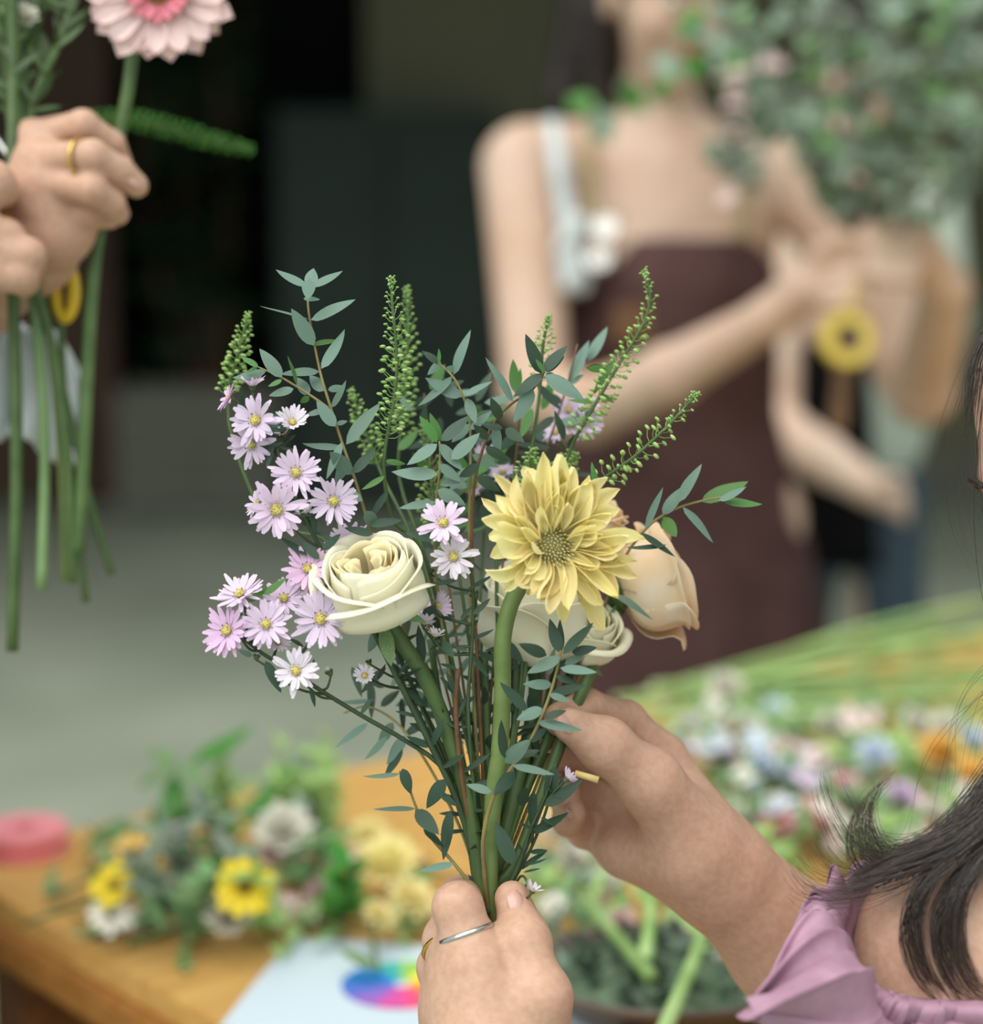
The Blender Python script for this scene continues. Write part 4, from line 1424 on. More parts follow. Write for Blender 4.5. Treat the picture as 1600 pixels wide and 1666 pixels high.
branch('tall grey-green eucalyptus branch rising above the pale lilac asters',
       [(503, 452, 0.985), (501, 490, 0.985), (506, 530, 0.985), (520, 600, 0.985), (531, 640, 0.986), (556, 718, 0.988), (578, 780, 0.99), (604, 865, 0.995), (650, 1000, 1.004), (715, 1180, 1.006), (765, 1340, 1.004)] + tail(-18, 0.004),
       [(503, 470, 512, 430, 22, E), (500, 466, 447, 444, 13, E), (507, 466, 561, 446, 13, E), (503, 456, 501, 486, 22, E), (494, 486, 521, 487, 8, E), (502, 522, 423, 496, 4, E),
        (507, 522, 578, 486, 17, E), (511, 562, 474, 502, 26, E), (508, 562, 554, 548, 9, GN), (524, 601, 566, 541, 18, E), (520, 606, 456, 602, 14, E), (528, 637, 500, 607, 20, E), (534, 634, 563, 629, 12, E),
        (540, 664, 568, 621, 11, E), (530, 667, 495, 676, 10, E), (546, 694, 515, 652, 22, E), (547, 690, 566, 685, 8, E), (565, 724, 613, 650, 22, E), (558, 729, 493, 729, 11, E), (572, 771, 533, 731, 26, E),
        (566, 745, 545, 790, 18, E), (574, 770, 614, 731, 17, DK), (558, 720, 530, 780, 14, E),
        (420, 597, 393, 578, 10, GN), (434, 604, 380, 620, 14, E), (459, 614, 422, 567, 22, E), (459, 618, 437, 630, 8, GN), (478, 633, 437, 642, 14, E), (504, 643, 481, 613, 19, E), (504, 645, 486, 657, 11, GN), (482, 626, 474, 577, 7, GN),
        (420, 597, 398, 606, 6, GN), (600, 855, 655, 845, 15, DK), (607, 870, 560, 858, 14, DK), (590, 815, 545, 790, 18, E), (596, 830, 612, 862, 22, E)], 0.985, 'twig', 0.0008,
       [[(420, 597, 0.985), (458, 614, 0.985), (505, 643, 0.985), (535, 664, 0.986)]])
branch('eucalyptus tip with crossed pale leaves behind the middle of the bouquet',
       [(713, 590, 1.005), (725, 600, 1.005), (740, 617, 1.005), (754, 645, 1.006), (764, 680, 1.008), (766, 740, 1.01), (764, 900, 1.012), (772, 1150, 1.01), (785, 1330, 1.006)] + tail(0, 0.010),
       [(716, 592, 688, 570, 12, DK), (715, 590, 716, 567, 6, GN), (717, 589, 698, 608, 13, E), (724, 602, 746, 599, 12, E), (740, 610, 758, 535, 16, E), (738, 613, 686, 666, 14, E), (752, 646, 691, 618, 22, E), (757, 645, 799, 615, 11, E),
        (760, 648, 775, 690, 18, E), (764, 690, 735, 720, 16, E), (766, 700, 800, 668, 14, E), (768, 740, 812, 760, 16, E), (764, 760, 730, 800, 16, E)], 1.005)
branch('eucalyptus branch ending in a dark leaf rosette above the yellow flower',
       [(886, 605, 0.985), (878, 620, 0.988), (860, 640, 0.992), (835, 655, 0.995), (806, 684, 0.997), (786, 730, 1.0), (772, 790, 1.002), (768, 900, 1.004), (778, 1100, 1.004), (788, 1300, 1.003)] + tail(4, 0.002),
       [(880, 608, 856, 543, 22, DK), (884, 605, 923, 562, 19, DK), (889, 605, 917, 578, 13, DK), (886, 605, 872, 584, 8, GN), (884, 609, 834, 642, 19, DK), (887, 611, 950, 648, 26, E), (868, 632, 837, 687, 24, E), (889, 608, 912, 622, 14, E),
        (833, 655, 799, 577, 14, E), (815, 682, 800, 650, 17, DK), (818, 697, 783, 690, 13, DK), (822, 697, 850, 717, 18, E), (805, 690, 812, 745, 17, E), (795, 715, 770, 690, 15, DK), (790, 728, 830, 750, 17, DK), (780, 755, 745, 780, 17, DK), (776, 775, 815, 800, 18, DK)], 0.985, 'twigbrown')
branch('short eucalyptus sprig with a leaf rosette between rose and yellow flower',
       [(715, 718, 0.975), (716, 745, 0.977), (713, 790, 0.98), (708, 840, 0.985), (712, 960, 0.994), (745, 1180, 0.998), (775, 1340, 1.0)] + tail(-6, -0.002),
       [(711, 720, 686, 675, 16, GN), (716, 718, 700, 671, 15, GN), (718, 718, 766, 679, 20, DK), (712, 723, 662, 756, 19, E), (715, 722, 751, 767, 19, E), (735, 748, 781, 704, 22, E), (713, 772, 639, 773, 22, E), (715, 755, 751, 784, 17, E),
        (712, 797, 758, 822, 22, E), (709, 818, 649, 826, 14, E), (716, 790, 765, 772, 15, E), (708, 840, 675, 815, 15, E), (709, 850, 745, 868, 18, DK), (706, 880, 660, 862, 14, DK)], 0.975)
branch('eucalyptus sprig sticking out to the right over the peach rose',
       [(1182, 808, 1.01), (1150, 813, 1.01), (1110, 824, 1.012), (1080, 838, 1.014), (1050, 862, 1.02), (1010, 920, 1.04), (960, 1050, 1.05), (880, 1260, 1.02)] + tail(22, 0.012),
       [(1052, 862, 1078, 792, 12, E), (1079, 838, 1114, 790, 20, E), (1106, 818, 1136, 751, 18, E), (1142, 818, 1218, 782, 24, GN), (1170, 815, 1217, 796, 12, E), (1174, 814, 1239, 827, 14, GN), (1110, 826, 1167, 877, 13, E), (1080, 842, 1104, 878, 22, GN),
        (1042, 868, 1100, 905, 11, DK), (1085, 888, 1020, 898, 8, DK), (998, 968, 1068, 1000, 12, E)], 1.01)
branch('small-leaved dark eucalyptus branch hanging in front of the stems',
       [(913, 1058, 0.962), (905, 1095, 0.962), (895, 1130, 0.963), (880, 1170, 0.965), (862, 1206, 0.967), (838, 1242, 0.97), (815, 1275, 0.975), (798, 1310, 0.98), (786, 1370, 0.986)] + tail(-2, -0.010),
       [(912, 1063, 893, 1008, 20, DK), (914, 1058, 907, 1008, 12, DK), (917, 1066, 965, 1012, 18, DK), (889, 1066, 848, 1049, 20, DK), (930, 1062, 972, 1053, 16, DK), (912, 1070, 858, 1095, 20, E), (919, 1081, 951, 1064, 14, E),
        (912, 1088, 972, 1093, 15, E), (899, 1114, 852, 1113, 17, E), (894, 1130, 929, 1141, 12, E), (883, 1153, 841, 1171, 20, E), (886, 1168, 921, 1155, 13, DK), (873, 1177, 949, 1187, 16, E), (858, 1158, 814, 1109, 18, DK),
        (860, 1206, 891, 1184, 16, DK), (823, 1240, 858, 1208, 26, E), (821, 1234, 810, 1171, 16, DK), (834, 1247, 903, 1259, 13, E), (837, 1257, 807, 1290, 24, DK), (800, 1289, 759, 1276, 14, E), (905, 1100, 938, 1112, 12, DK), (845, 1230, 880, 1222, 12, DK)], 0.962, 'twig', 0.0010)
branch('thin eucalyptus twig with a few dark leaves low on the left',
       [(650, 1255, 0.975), (662, 1270, 0.976), (676, 1310, 0.978), (700, 1360, 0.982), (735, 1400, 0.988), (765, 1440, 0.99), (790, 1490, 0.995), (805, 1640, 1.003), (815, 1745, 1.036), (815, 1870, 1.056)],
       [(652, 1260, 591, 1270, 8, E), (655, 1250, 669, 1293, 19, DK), (724, 1267, 694, 1316, 24, DK), (677, 1318, 607, 1315, 9, E), (677, 1318, 714, 1357, 26, DK), (688, 1350, 727, 1376, 12, DK), (740, 1407, 681, 1416, 13, E),
        (735, 1318, 720, 1400, 20, DK), (715, 1290, 745, 1312, 12, DK)], 0.977, 'twig', 0.0009, None, 0.34)
branch('dark leafy twig low on the right beside the raised hand',
       [(905, 1240, 0.985), (890, 1290, 0.985), (868, 1340, 0.986), (850, 1390, 0.988), (835, 1430, 0.99), (812, 1480, 0.996), (812, 1640, 1.003), (805, 1745, 1.036), (805, 1870, 1.056)],
       [(834, 1406, 808, 1338, 26, DK), (906, 1247, 886, 1312, 22, DK), (886, 1312, 951, 1273, 22, DK), (863, 1356, 930, 1328, 16, DK), (870, 1286, 860, 1354, 16, DK), (848, 1310, 858, 1275, 20, DK), (858, 1408, 892, 1400, 4, DK), (842, 1372, 852, 1388, 4, DK)], 0.985, 'stemdark', 0.0011)
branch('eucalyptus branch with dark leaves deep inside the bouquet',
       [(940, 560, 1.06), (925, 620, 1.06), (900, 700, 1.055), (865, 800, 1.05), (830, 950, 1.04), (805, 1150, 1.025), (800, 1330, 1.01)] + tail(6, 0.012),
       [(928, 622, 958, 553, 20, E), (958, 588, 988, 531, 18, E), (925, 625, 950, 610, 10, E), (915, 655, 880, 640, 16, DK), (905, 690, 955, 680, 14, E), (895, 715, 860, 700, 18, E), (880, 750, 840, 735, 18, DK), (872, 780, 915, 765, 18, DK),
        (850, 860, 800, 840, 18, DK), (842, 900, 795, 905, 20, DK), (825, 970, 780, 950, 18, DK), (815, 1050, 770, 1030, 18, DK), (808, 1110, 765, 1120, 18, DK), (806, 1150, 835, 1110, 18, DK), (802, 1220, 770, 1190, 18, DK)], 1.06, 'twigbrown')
branch('thin eucalyptus twig with narrow leaves hanging out over the table on the left',
       [(560, 1160, 1.04), (600, 1150, 1.035), (650, 1180, 1.03), (700, 1250, 1.02), (750, 1350, 1.01)] + tail(-14, 0.008),
       [(600, 1178, 544, 1216, 12, E), (612, 1140, 545, 1150, 8, E), (600, 1105, 612, 1170, 14, E), (640, 1175, 615, 1215, 18, E), (620, 1150, 650, 1120, 14, DK), (660, 1195, 700, 1170, 14, DK), (572, 1085, 590, 1135, 12, E), (640, 1080, 665, 1130, 16, DK), (500, 1060, 440, 1140, 8, E, 1.06)], 1.035)

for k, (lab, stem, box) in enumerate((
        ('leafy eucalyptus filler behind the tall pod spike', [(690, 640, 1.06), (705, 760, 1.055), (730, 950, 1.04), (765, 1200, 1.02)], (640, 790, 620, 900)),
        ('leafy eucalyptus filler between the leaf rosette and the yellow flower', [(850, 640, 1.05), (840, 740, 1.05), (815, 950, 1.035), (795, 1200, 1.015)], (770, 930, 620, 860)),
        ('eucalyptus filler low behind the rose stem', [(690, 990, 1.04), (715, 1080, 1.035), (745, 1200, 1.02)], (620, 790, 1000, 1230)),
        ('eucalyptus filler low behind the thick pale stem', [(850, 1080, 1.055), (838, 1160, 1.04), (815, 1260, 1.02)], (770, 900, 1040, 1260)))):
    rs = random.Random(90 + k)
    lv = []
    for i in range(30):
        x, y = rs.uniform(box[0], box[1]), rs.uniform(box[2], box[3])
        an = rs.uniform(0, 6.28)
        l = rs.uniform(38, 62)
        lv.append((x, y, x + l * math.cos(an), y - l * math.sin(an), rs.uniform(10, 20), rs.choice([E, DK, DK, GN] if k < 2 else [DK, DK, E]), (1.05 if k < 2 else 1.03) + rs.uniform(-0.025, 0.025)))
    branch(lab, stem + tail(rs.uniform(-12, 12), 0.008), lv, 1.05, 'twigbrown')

# aster sprays
ASTER_ALL = []


def spray(label, main, heads, d, leaves=(), seed=1, r=0.0013, m='stemdark', buds=(), nleaf=0):
    rs = random.Random(seed)
    root = thing('aster_spray', P(*main[-1]), label, 'aster', 'aster sprays in the bouquet')
    stem_obj(root, main, r * 1.25, r * 0.7, M[m], 44, 6)
    mp = px_path(main, 80)
    mpx = [(p, ) for p in mp]

    def attach(pt):
        best, bd = mp[0], 1e9
        for p in mp:
            below = (pt - p).dot(UP)
            dist = (p - pt).length + (0.03 if below < 0.006 else 0)
            if dist < bd:
                best, bd = p, dist
        return best
    for h in heads:
        x, y, dia, nv, petals = h[:5]
        dd = h[5] if len(h) > 5 else d + rs.uniform(-0.006, 0.006)
        n = CV(*nv)
        c = P(x, y, dd)
        R = dia / 2 * dd / F
        Fr = frame(n, UP) @ Matrix.Rotation(rs.uniform(0, 6), 4, 'Z')
        me = ASTERCUP if (len(h) > 6 and h[6] == 'cup') else rs.choice(ASTER)
        fh = ob('flower_head', me, M[petals], root, TM(c, Fr, R))
        ob('disc', ASTERDISC, M['disc'], fh, TM(c + n * R * 0.10, Fr, R * (1.0 if dia > 50 else 1.2)))
        ob('calyx', ASTERCAL, M['calyx'], fh, TM(c + n * R * 0.04, Fr, R))
        a = attach(c - n * R * 0.3)
        b_ = c - n * R * 0.32
        midp = a.lerp(b_, 0.6) - n * (b_ - a).length * 0.22
        q = MB()
        q.tube(path([b_, midp, a], 10), [0.0006, 0.0009], 5)
        q.build('pedicel', M[m], root)
        ln = (b_ - a).length
        if ln > 0.008:
            for k in range(2):
                t = rs.uniform(0.2, 0.8)
                p = a.lerp(b_, t)
                dr = CV(rs.uniform(-1, 1), rs.uniform(-0.2, 0.9), rs.uniform(-0.4, 0.7))
                leaf_at(root, p, p + dr * rs.uniform(0.006, 0.012), rs.uniform(0.0018, 0.003), CV(0, 0.6, 0.8), M['eucd'], LEAFNARROW, 'bract')
    for (x, y, dia) in buds:
        c = P(x, y, d + rs.uniform(-0.01, 0.01))
        R = dia / 2 * d / F
        n = CV(rs.uniform(-0.6, 0.4), 1, rs.uniform(0, 0.5))
        Fr = frame(n, UP)
        bo = ob('bud', ASTERCAL, M['calyx'], root, TM(c, Fr, R * 3.2))
        ob('bud_tip', ASTERCUP, M['asterwhite'], bo, TM(c, Fr @ Matrix.Scale(0.45, 4, (1, 0, 0)) @ Matrix.Scale(0.45, 4, (0, 1, 0)), R * 1.5))
        a = attach(c - n * R)
        q = MB()
        q.tube(path([c - n * R * 0.9, a.lerp(c, 0.45) - n * 0.003, a], 8), [0.0005, 0.0008], 5)
        q.build('pedicel', M[m], root)
    for i in range(nleaf):
        p = mp[rs.randint(4, 70)]
        dr = CV(rs.uniform(-1, 1), rs.uniform(-0.1, 0.8), rs.uniform(-0.5, 0.8))
        leaf_at(root, p, p + dr * rs.uniform(0.009, 0.018), rs.uniform(0.0022, 0.004), CV(rs.uniform(-0.4, 0.4), 0.7, 0.7), M['eucd'], LEAFNARROW)
    for l in leaves:
        leaf_px(root, *l[:5], d - 0.005, M[l[5]], 0.3, LEAF)
    return root


A, AP, AW = 'aster', 'asterpink', 'asterwhite'
spray('tall lilac aster spray at the upper left of the bouquet',
      [(438, 690, 0.985), (455, 745, 0.982), (490, 830, 0.982), (530, 905, 0.986), (585, 985, 0.992), (640, 1085, 0.996), (690, 1180, 0.998), (745, 1300, 1.0), (775, 1390, 1.0)] + tail(-14, -0.006),
      [(374, 648, 60, (-0.75, 0.35, 0.3), AP), (411, 628, 58, (0.05, 0.9, 0.25), A, 0.985, 'cup'), (417, 684, 92, (-0.25, 0.1, 1), A, 0.972), (409, 722, 84, (-0.2, -0.3, 1), A, 0.978), (476, 688, 68, (0.1, 0.55, 0.8), AW, 0.982, 'cup'),
       (462, 706, 40, (-0.3, 0.7, 0.5), AW, 0.986, 'cup'), (482, 769, 86, (0.05, 0.1, 1), A, 0.972), (450, 829, 104, (0.1, -0.1, 1), A, 0.970), (420, 820, 60, (-0.7, 0.3, 0.5), A, 0.986), (543, 815, 86, (0.1, -0.05, 1), A, 0.974), (500, 838, 52, (-0.3, 0.8, 0.2), AW, 0.985, 'cup')],
      0.982, [(440, 705, 437, 762, 16, DK), (462, 862, 440, 845, 10, DK), (500, 905, 455, 872, 11, DK), (525, 895, 555, 868, 14, DK), (512, 870, 505, 815, 10, DK), (520, 910, 490, 880, 14, DK)], 3, 0.0013, 'stemdark', [(470, 850, 20)], 10)
spray('lilac aster spray spreading low at the left of the bouquet',
      [(398, 1040, 0.975), (430, 1065, 0.975), (470, 1088, 0.976), (520, 1122, 0.978), (590, 1165, 0.984), (660, 1205, 0.990), (720, 1250, 0.995), (755, 1330, 0.998)] + tail(-20, 0.0),
      [(391, 968, 88, (-0.3, 0.75, 0.6), A, 0.972), (462, 975, 78, (0.1, 0.6, 0.8), A, 0.978), (371, 1026, 92, (-0.45, 0.15, 0.85), AP, 0.968), (433, 1016, 86, (0.05, 0.25, 1), A, 0.966), (482, 1092, 84, (0.0, 0.2, 1), AW, 0.966), (452, 1046, 46, (0.2, 0.5, 0.6), AW, 0.98),
       (500, 926, 82, (0.15, 0.25, 0.9), AP, 0.978), (523, 1007, 102, (-0.1, 0.15, 1), A, 0.966)],
      0.974, [(432, 1075, 458, 1128, 18, DK), (430, 968, 466, 940, 12, GN), (400, 978, 437, 955, 16, GN), (410, 1067, 388, 1058, 10, E), (505, 1120, 515, 1150, 8, DK)], 5, 0.0013, 'stemdark', [(394, 1030, 18), (418, 1066, 16), (450, 1095, 18), (535, 1092, 18), (500, 1108, 16)], 8)
spray('lilac aster spray whose flower is tucked behind the cream rose',
      [(560, 905, 1.01), (600, 960, 1.012), (640, 1050, 1.01), (690, 1160, 1.008), (740, 1280, 1.004), (770, 1380, 1.002)] + tail(-8, 0.006),
      [(568, 882, 74, (-0.1, 0.5, 0.7), A, 1.0), (594, 1100, 46, (-0.1, 0.35, 0.9), AW, 0.985, 'cup'), (535, 905, 50, (-0.5, 0.5, 0.4), A, 1.0)], 1.0, [(610, 985, 575, 965, 10, DK), (690, 1150, 655, 1110, 12, DK)], 7, 0.0012, 'stemdark', [(600, 1075, 14)], 12)
spray('aster spray with two pale flowers between the rose and the yellow flower',
      [(755, 880, 0.985), (770, 960, 0.985), (768, 1050, 0.988), (762, 1150, 0.99), (770, 1270, 0.994), (780, 1370, 0.998)] + tail(2, -0.006),
      [(722, 851, 88, (-0.05, 0.3, 1), A, 0.968), (738, 906, 84, (0.1, 0.1, 1), AW, 0.970), (712, 986, 58, (0.6, 0.2, 0.4), A, 0.985, 'cup'), (708, 1035, 40, (0.2, 0.7, 0.3), AW, 0.985, 'cup'), (690, 1015, 46, (0.2, 0.8, 0.4), AW, 0.99, 'cup')],
      0.985, [(745, 945, 695, 952, 8, DK), (760, 960, 808, 938, 7, DK), (722, 1045, 735, 1065, 16, DK), (770, 1000, 800, 975, 10, DK)], 9, 0.0011, 'stemdark', [(771, 965, 22), (702, 925, 18), (773, 1010, 14), (760, 900, 12)], 12)
spray('aster side shoot with one flower hanging beside the thumb',
      [(862, 1440, 0.98), (850, 1425, 0.985), (838, 1440, 0.99), (820, 1480, 0.996), (814, 1640, 1.003), (808, 1745, 1.036), (808, 1870, 1.056)],
      [(866, 1450, 44, (0.35, 0.75, 0.1), AW, 0.972, 'cup')], 0.978, [(862, 1476, 877, 1492, 4, DK), (852, 1420, 880, 1412, 4, DK)], 13, 0.0008)
spray('aster side shoot with a flower turned away in front of the raised hand',
      [(898, 1285, 0.985), (885, 1330, 0.987), (862, 1385, 0.99), (835, 1435, 0.994), (812, 1490, 0.998), (812, 1640, 1.003), (806, 1745, 1.036), (806, 1870, 1.056)],
      [(922, 1268, 48, (0.65, 0.55, -0.3), A, 0.985, 'cup')], 0.985, [(880, 1330, 905, 1345, 6, DK), (870, 1350, 842, 1340, 6, DK)], 15, 0.0009, 'stemdark', [(886, 1262, 12)], 6)
for k, (lab, top, hd) in enumerate((
        ('blurred aster spray at the back of the bouquet near the brown apron', (935, 690), [(925, 668, 62), (950, 690, 66), (905, 705, 50), (960, 660, 40)]),
        ('aster spray deep inside the bouquet above the pale flowers', (800, 760), [(790, 745, 50), (818, 770, 50), (775, 790, 44), (840, 800, 44)]),
        ('aster spray with pale flowers hidden low behind the rose stem', (700, 1000), [(690, 985, 44), (720, 1000, 40), (668, 960, 44)]))):
    spray(lab, [(top[0], top[1], 1.07), (top[0] - 10, top[1] + 80, 1.07), (850 if k == 0 else 780, 1000, 1.05), (800 if k == 0 else 770, 1250, 1.02)] + tail(8 - 6 * k, 0.012),
          [(x, y, dm, (rnd(-0.4, 0.4), rnd(0.2, 0.8), 0.7), A, 1.07 + rnd(-0.01, 0.01)) for x, y, dm in hd], 1.07, [], 20 + k, 0.0011, 'stem', [], 16)


# green spikes with round pods
def spike(label, stem, wid, d0, n=90, seed=2, leafs=(), sparse=False):
    rs = random.Random(seed)
    root = thing('pepperwort_spike', P(*stem[-1]), label, 'spike', 'green pod spikes in the bouquet')
    stem_obj(root, stem, 0.0014, 0.0007, M['stem'], 40, 6)
    pp = px_path(stem, 200)
    # the pods sit on the upper part only
    cum = [0]
    for a, b_ in zip(pp, pp[1:]):
        cum.append(cum[-1] + (b_ - a).length)
    total = wid[1] * d0 / F
    mb = MB()
    pl = MB()
    for i in range(n):
        t = (i + 0.3) / n
        s = total * t ** 0.85
        k = next((j for j, c in enumerate(cum) if c >= s), len(pp) - 2)
        k = min(max(k, 1), len(pp) - 2)
        p = pp[k]
        tg = (pp[k - 1] - pp[k + 1]).normalized()
        a = i * 2.4 + rs.uniform(-0.3, 0.3)
        o1 = tg.orthogonal().normalized()
        o2 = tg.cross(o1)
        side = o1 * math.cos(a) + o2 * math.sin(a)
        L = wid[0] / 2 * d0 / F * (0.30 + 0.70 * min(1, t * 2.2)) * rs.uniform(0.8, 1.15)
        tip = p + (side * 0.85 + tg * (0.9 - 0.55 * min(1, t * 1.5))) * L
        pl.tube([p, p.lerp(tip, 0.5) + tg * -0.12 * L, tip], [0.00022, 0.00020], 3, False)
        R = frame(side + tg * 0.4)
        r = (0.0008 + 0.0010 * min(1, t * 2)) * rs.uniform(0.85, 1.15) * (1.15 if sparse else 1)
        mb.ball(tip, (r * 0.75, r, r * 0.45), 6, 5, (frame(tg, side) @ Matrix.Rotation(rs.uniform(0, 3), 4, 'Z')).to_3x3())
    tg0 = (pp[0] - pp[3]).normalized()
    for i in range(30):
        a = i * 2.4
        o1 = tg0.orthogonal().normalized()
        q = (o1 * math.cos(a) + tg0.cross(o1) * math.sin(a)) * rs.uniform(0.3, 1.0) * 0.0017 - tg0 * rs.uniform(-0.001, 0.005)
        mb.ball(pp[0] + q, rs.uniform(0.0004, 0.0007), 5, 4)
    tag(mb.build('pods', M['pod'], root), kind='stuff')
    tag(pl.build('pod_stalks', M['pod'], root), kind='stuff')
    for l in leafs:
        leaf_px(root, *l[:5], d0, M[l[5]], 0.3)
    return root


def sp_tail(x, d, dx):
    return [(x, 900, d), ((x + 795) / 2 + 10, 1150, 1.0 + (d - 1) * 0.6), (795 + dx, 1350, 1.004)] + tail(dx, 0.004)


spike('small blurred green pod spike at the far left above the asters', [(404, 510, 1.035), (396, 545, 1.035), (384, 590, 1.035), (372, 640, 1.035), (380, 720, 1.035), (440, 850, 1.03)] + sp_tail(560, 1.02, -16), (42, 135), 1.035, 70, 3)
spike('tall sharp green pod spike in the middle of the bouquet', [(637, 452, 0.985), (638, 490, 0.985), (643, 540, 0.985), (646, 600, 0.985), (640, 660, 0.985), (630, 710, 0.986), (625, 770, 0.988), (640, 850, 0.995)] + sp_tail(690, 1.0, -4), (56, 265), 0.985, 88, 4,
      [(628, 750, 660, 755, 10, GN), (626, 775, 590, 800, 10, GN), (632, 800, 600, 845, 12, DK)])
spike('blurred green pod spike directly behind the tall sharp one', [(662, 468, 1.06), (664, 520, 1.06), (662, 600, 1.06), (655, 680, 1.06), (650, 780, 1.055)] + sp_tail(690, 1.04, 0), (44, 240), 1.06, 90, 5)
spike('short blurred green pod spike beside the eucalyptus branch', [(572, 635, 1.05), (582, 668, 1.05), (598, 710, 1.05), (625, 780, 1.045)] + sp_tail(680, 1.03, -8), (44, 130), 1.05, 60, 6)
spike('thin pale green spike rising beside the dark leaf rosette', [(893, 515, 1.03), (884, 560, 1.03), (880, 620, 1.03), (872, 690, 1.03), (860, 760, 1.03)] + sp_tail(840, 1.03, 8), (40, 110), 1.03, 55, 7, [(840, 640, 835, 585, 18, GN), (842, 640, 850, 600, 10, GN)])
spike('long pod spike leaning right in front of the brown apron', [(1048, 440, 1.025), (1058, 480, 1.025), (1050, 520, 1.025), (1025, 565, 1.025), (985, 630, 1.025), (950, 690, 1.025), (925, 740, 1.03)] + sp_tail(870, 1.03, 10), (50, 300), 1.025, 84, 8,
      [(985, 600, 950, 600, 14, GN), (1000, 590, 960, 640, 14, GN), (975, 640, 1000, 655, 9, GN), (968, 655, 925, 650, 9, GN)], True)
spike('sparse pod spike pointing right above the yellow flower', [(1135, 640, 0.995), (1110, 668, 0.995), (1080, 700, 0.995), (1030, 745, 0.998), (970, 790, 1.005), (930, 850, 1.02)] + sp_tail(880, 1.03, 12), (56, 215), 0.995, 46, 9, [(968, 790, 966, 750, 10, GN)], True)
spike('low green pod spike with round heads behind the yellow flower', [(935, 738, 1.045), (915, 770, 1.045), (890, 820, 1.045)] + sp_tail(840, 1.04, 6), (52, 70), 1.045, 50, 10)
spike('green pod spike among the leaves above the yellow flower', [(868, 732, 1.02), (862, 770, 1.02), (850, 820, 1.02)] + sp_tail(810, 1.02, 2), (48, 80), 1.02, 55, 11, [(858, 800, 830, 770, 14, GN), (856, 810, 890, 790, 14, GN)])
spike('leafy green pod spike low between the flower stems', [(690, 690, 1.05), (700, 760, 1.05), (712, 860, 1.04)] + sp_tail(740, 1.02, -2), (56, 200), 1.05, 70, 12, [(700, 770, 670, 735, 14, GN), (705, 800, 745, 770, 14, GN), (708, 840, 680, 860, 14, GN)])

# bare filler stems low in the bunch
for k, (pts, r, m) in enumerate((
        ([(600, 1010, 0.985), (650, 1110, 0.988), (700, 1210, 0.992), (750, 1320, 0.996)], 0.0017, 'stemdark'),
        ([(690, 1080, 1.0), (735, 1200, 1.0), (770, 1330, 1.0)], 0.0020, 'twigbrown'),
        ([(745, 1090, 0.99), (742, 1160, 0.992), (752, 1270, 0.994), (772, 1370, 0.998)], 0.0016, 'twigbrown'),
        ([(788, 1060, 1.015), (792, 1200, 1.012), (796, 1330, 1.008)], 0.0024, 'stem'),
        ([(840, 1090, 1.02), (835, 1220, 1.015), (815, 1340, 1.008)], 0.0022, 'stemdark'),
        ([(700, 1040, 1.03), (720, 1160, 1.025), (760, 1320, 1.012)], 0.0020, 'stem'))):
    root = thing('bare_twig', P(*pts[0]), ['dark bare stem slanting under the cream rose', 'red-brown bare twig in the left of the bunch', 'thin brown twig upright in the bunch', 'green bare stem upright at the back of the bunch',
                                         'dark bare stem right of the thick pale one', 'green bare stem slanting behind the rose stem'][k], 'twig')
    stem_obj(root, pts + tail(-14 + k * 6, 0.002 * k), r, r * 0.85, M[m])
    rs = random.Random(50 + k)
    pp = px_path(pts, 20)
    for i in range(7):
        p = pp[rs.randint(0, 18)]
        dr = CV(rs.uniform(-1, 1), rs.uniform(0.1, 0.9), rs.uniform(-0.5, 0.6))
        leaf_at(root, p, p + dr * rs.uniform(0.010, 0.020), rs.uniform(0.002, 0.0045), CV(0, 0.6, 0.7), M['eucd'], LEAFNARROW)
b = MB()
b.tube([P(936, 1258, 1.0), P(974, 1269, 0.998)], [0.0016, 0.0018], 8)
tag(b.build('stem_stub', mat('cut_wood', rgb(214, 190, 124), 0.6)), 'pale cut stem end lying against the raised hand', 'stem')


# ------------------------------------------------------------------ gerbera and bunch held at the left
g1 = thing('gerbera', Q4(150, 480), 'blush pink gerbera held up by the hand at the left', 'gerbera')
gc = Q4(258, -22, -0.01)
gax = CV(0.06, -0.05, 1.0)
GF = frame(gax, UP)
GP = []
for s in range(3):
    mb = MB()

    def gfn(u, v, s=s):
        a = u * 2 - 1
        w = 0.5 * (0.45 + 0.55 * math.sin(PI * min(1, 0.1 + 0.6 * v))) * (1 if v < 0.75 else max(0.05, math.sqrt(max(0, 1 - ((v - 0.75) / 0.25) ** 2))))
        return (a * w, v, 0.06 * a * a - (0.04, 0.12, 0.0)[s] * v * v + 0.02 * math.sin(6 * a + s))
    mb.grid(gfn, 7, 9)
    GP.append(mb.mesh('gerbera_petal'))
for row, (n, e0, L, w) in enumerate(((18, 0.05, 122, 40), (18, 0.22, 112, 36), (20, 0.5, 56, 18))):
    for i in range(n):
        an = 2 * PI * (i + 0.5 * (row % 2)) / n + rnd(-0.06, 0.06)
        e = e0 + rnd(-0.08, 0.08)
        out = GF @ Vector((math.cos(an), math.sin(an), 0))
        y = out * math.cos(e) + gax * math.sin(e)
        n_ = gax * math.cos(e) - out * math.sin(e)
        x = y.cross(n_)
        l = L * rnd(0.92, 1.05) * D4 / F * 0.9
        Mx = Matrix((x * w * D4 / F, y * l, n_ * l)).transposed().to_4x4()
        Mx.translation = gc + out * 0.006 + gax * 0.001 * row
        ob('petal', random.choice(GP), M['gerbpink'] if row == 2 else M['gerb'], g1, Mx)
mb = MB()
mb.add(disc_mb(0.012, 0.004, 60), TM(gc + gax * 0.003, GF))
mb.build('disc', M['discolive'], g1)
mb = MB()
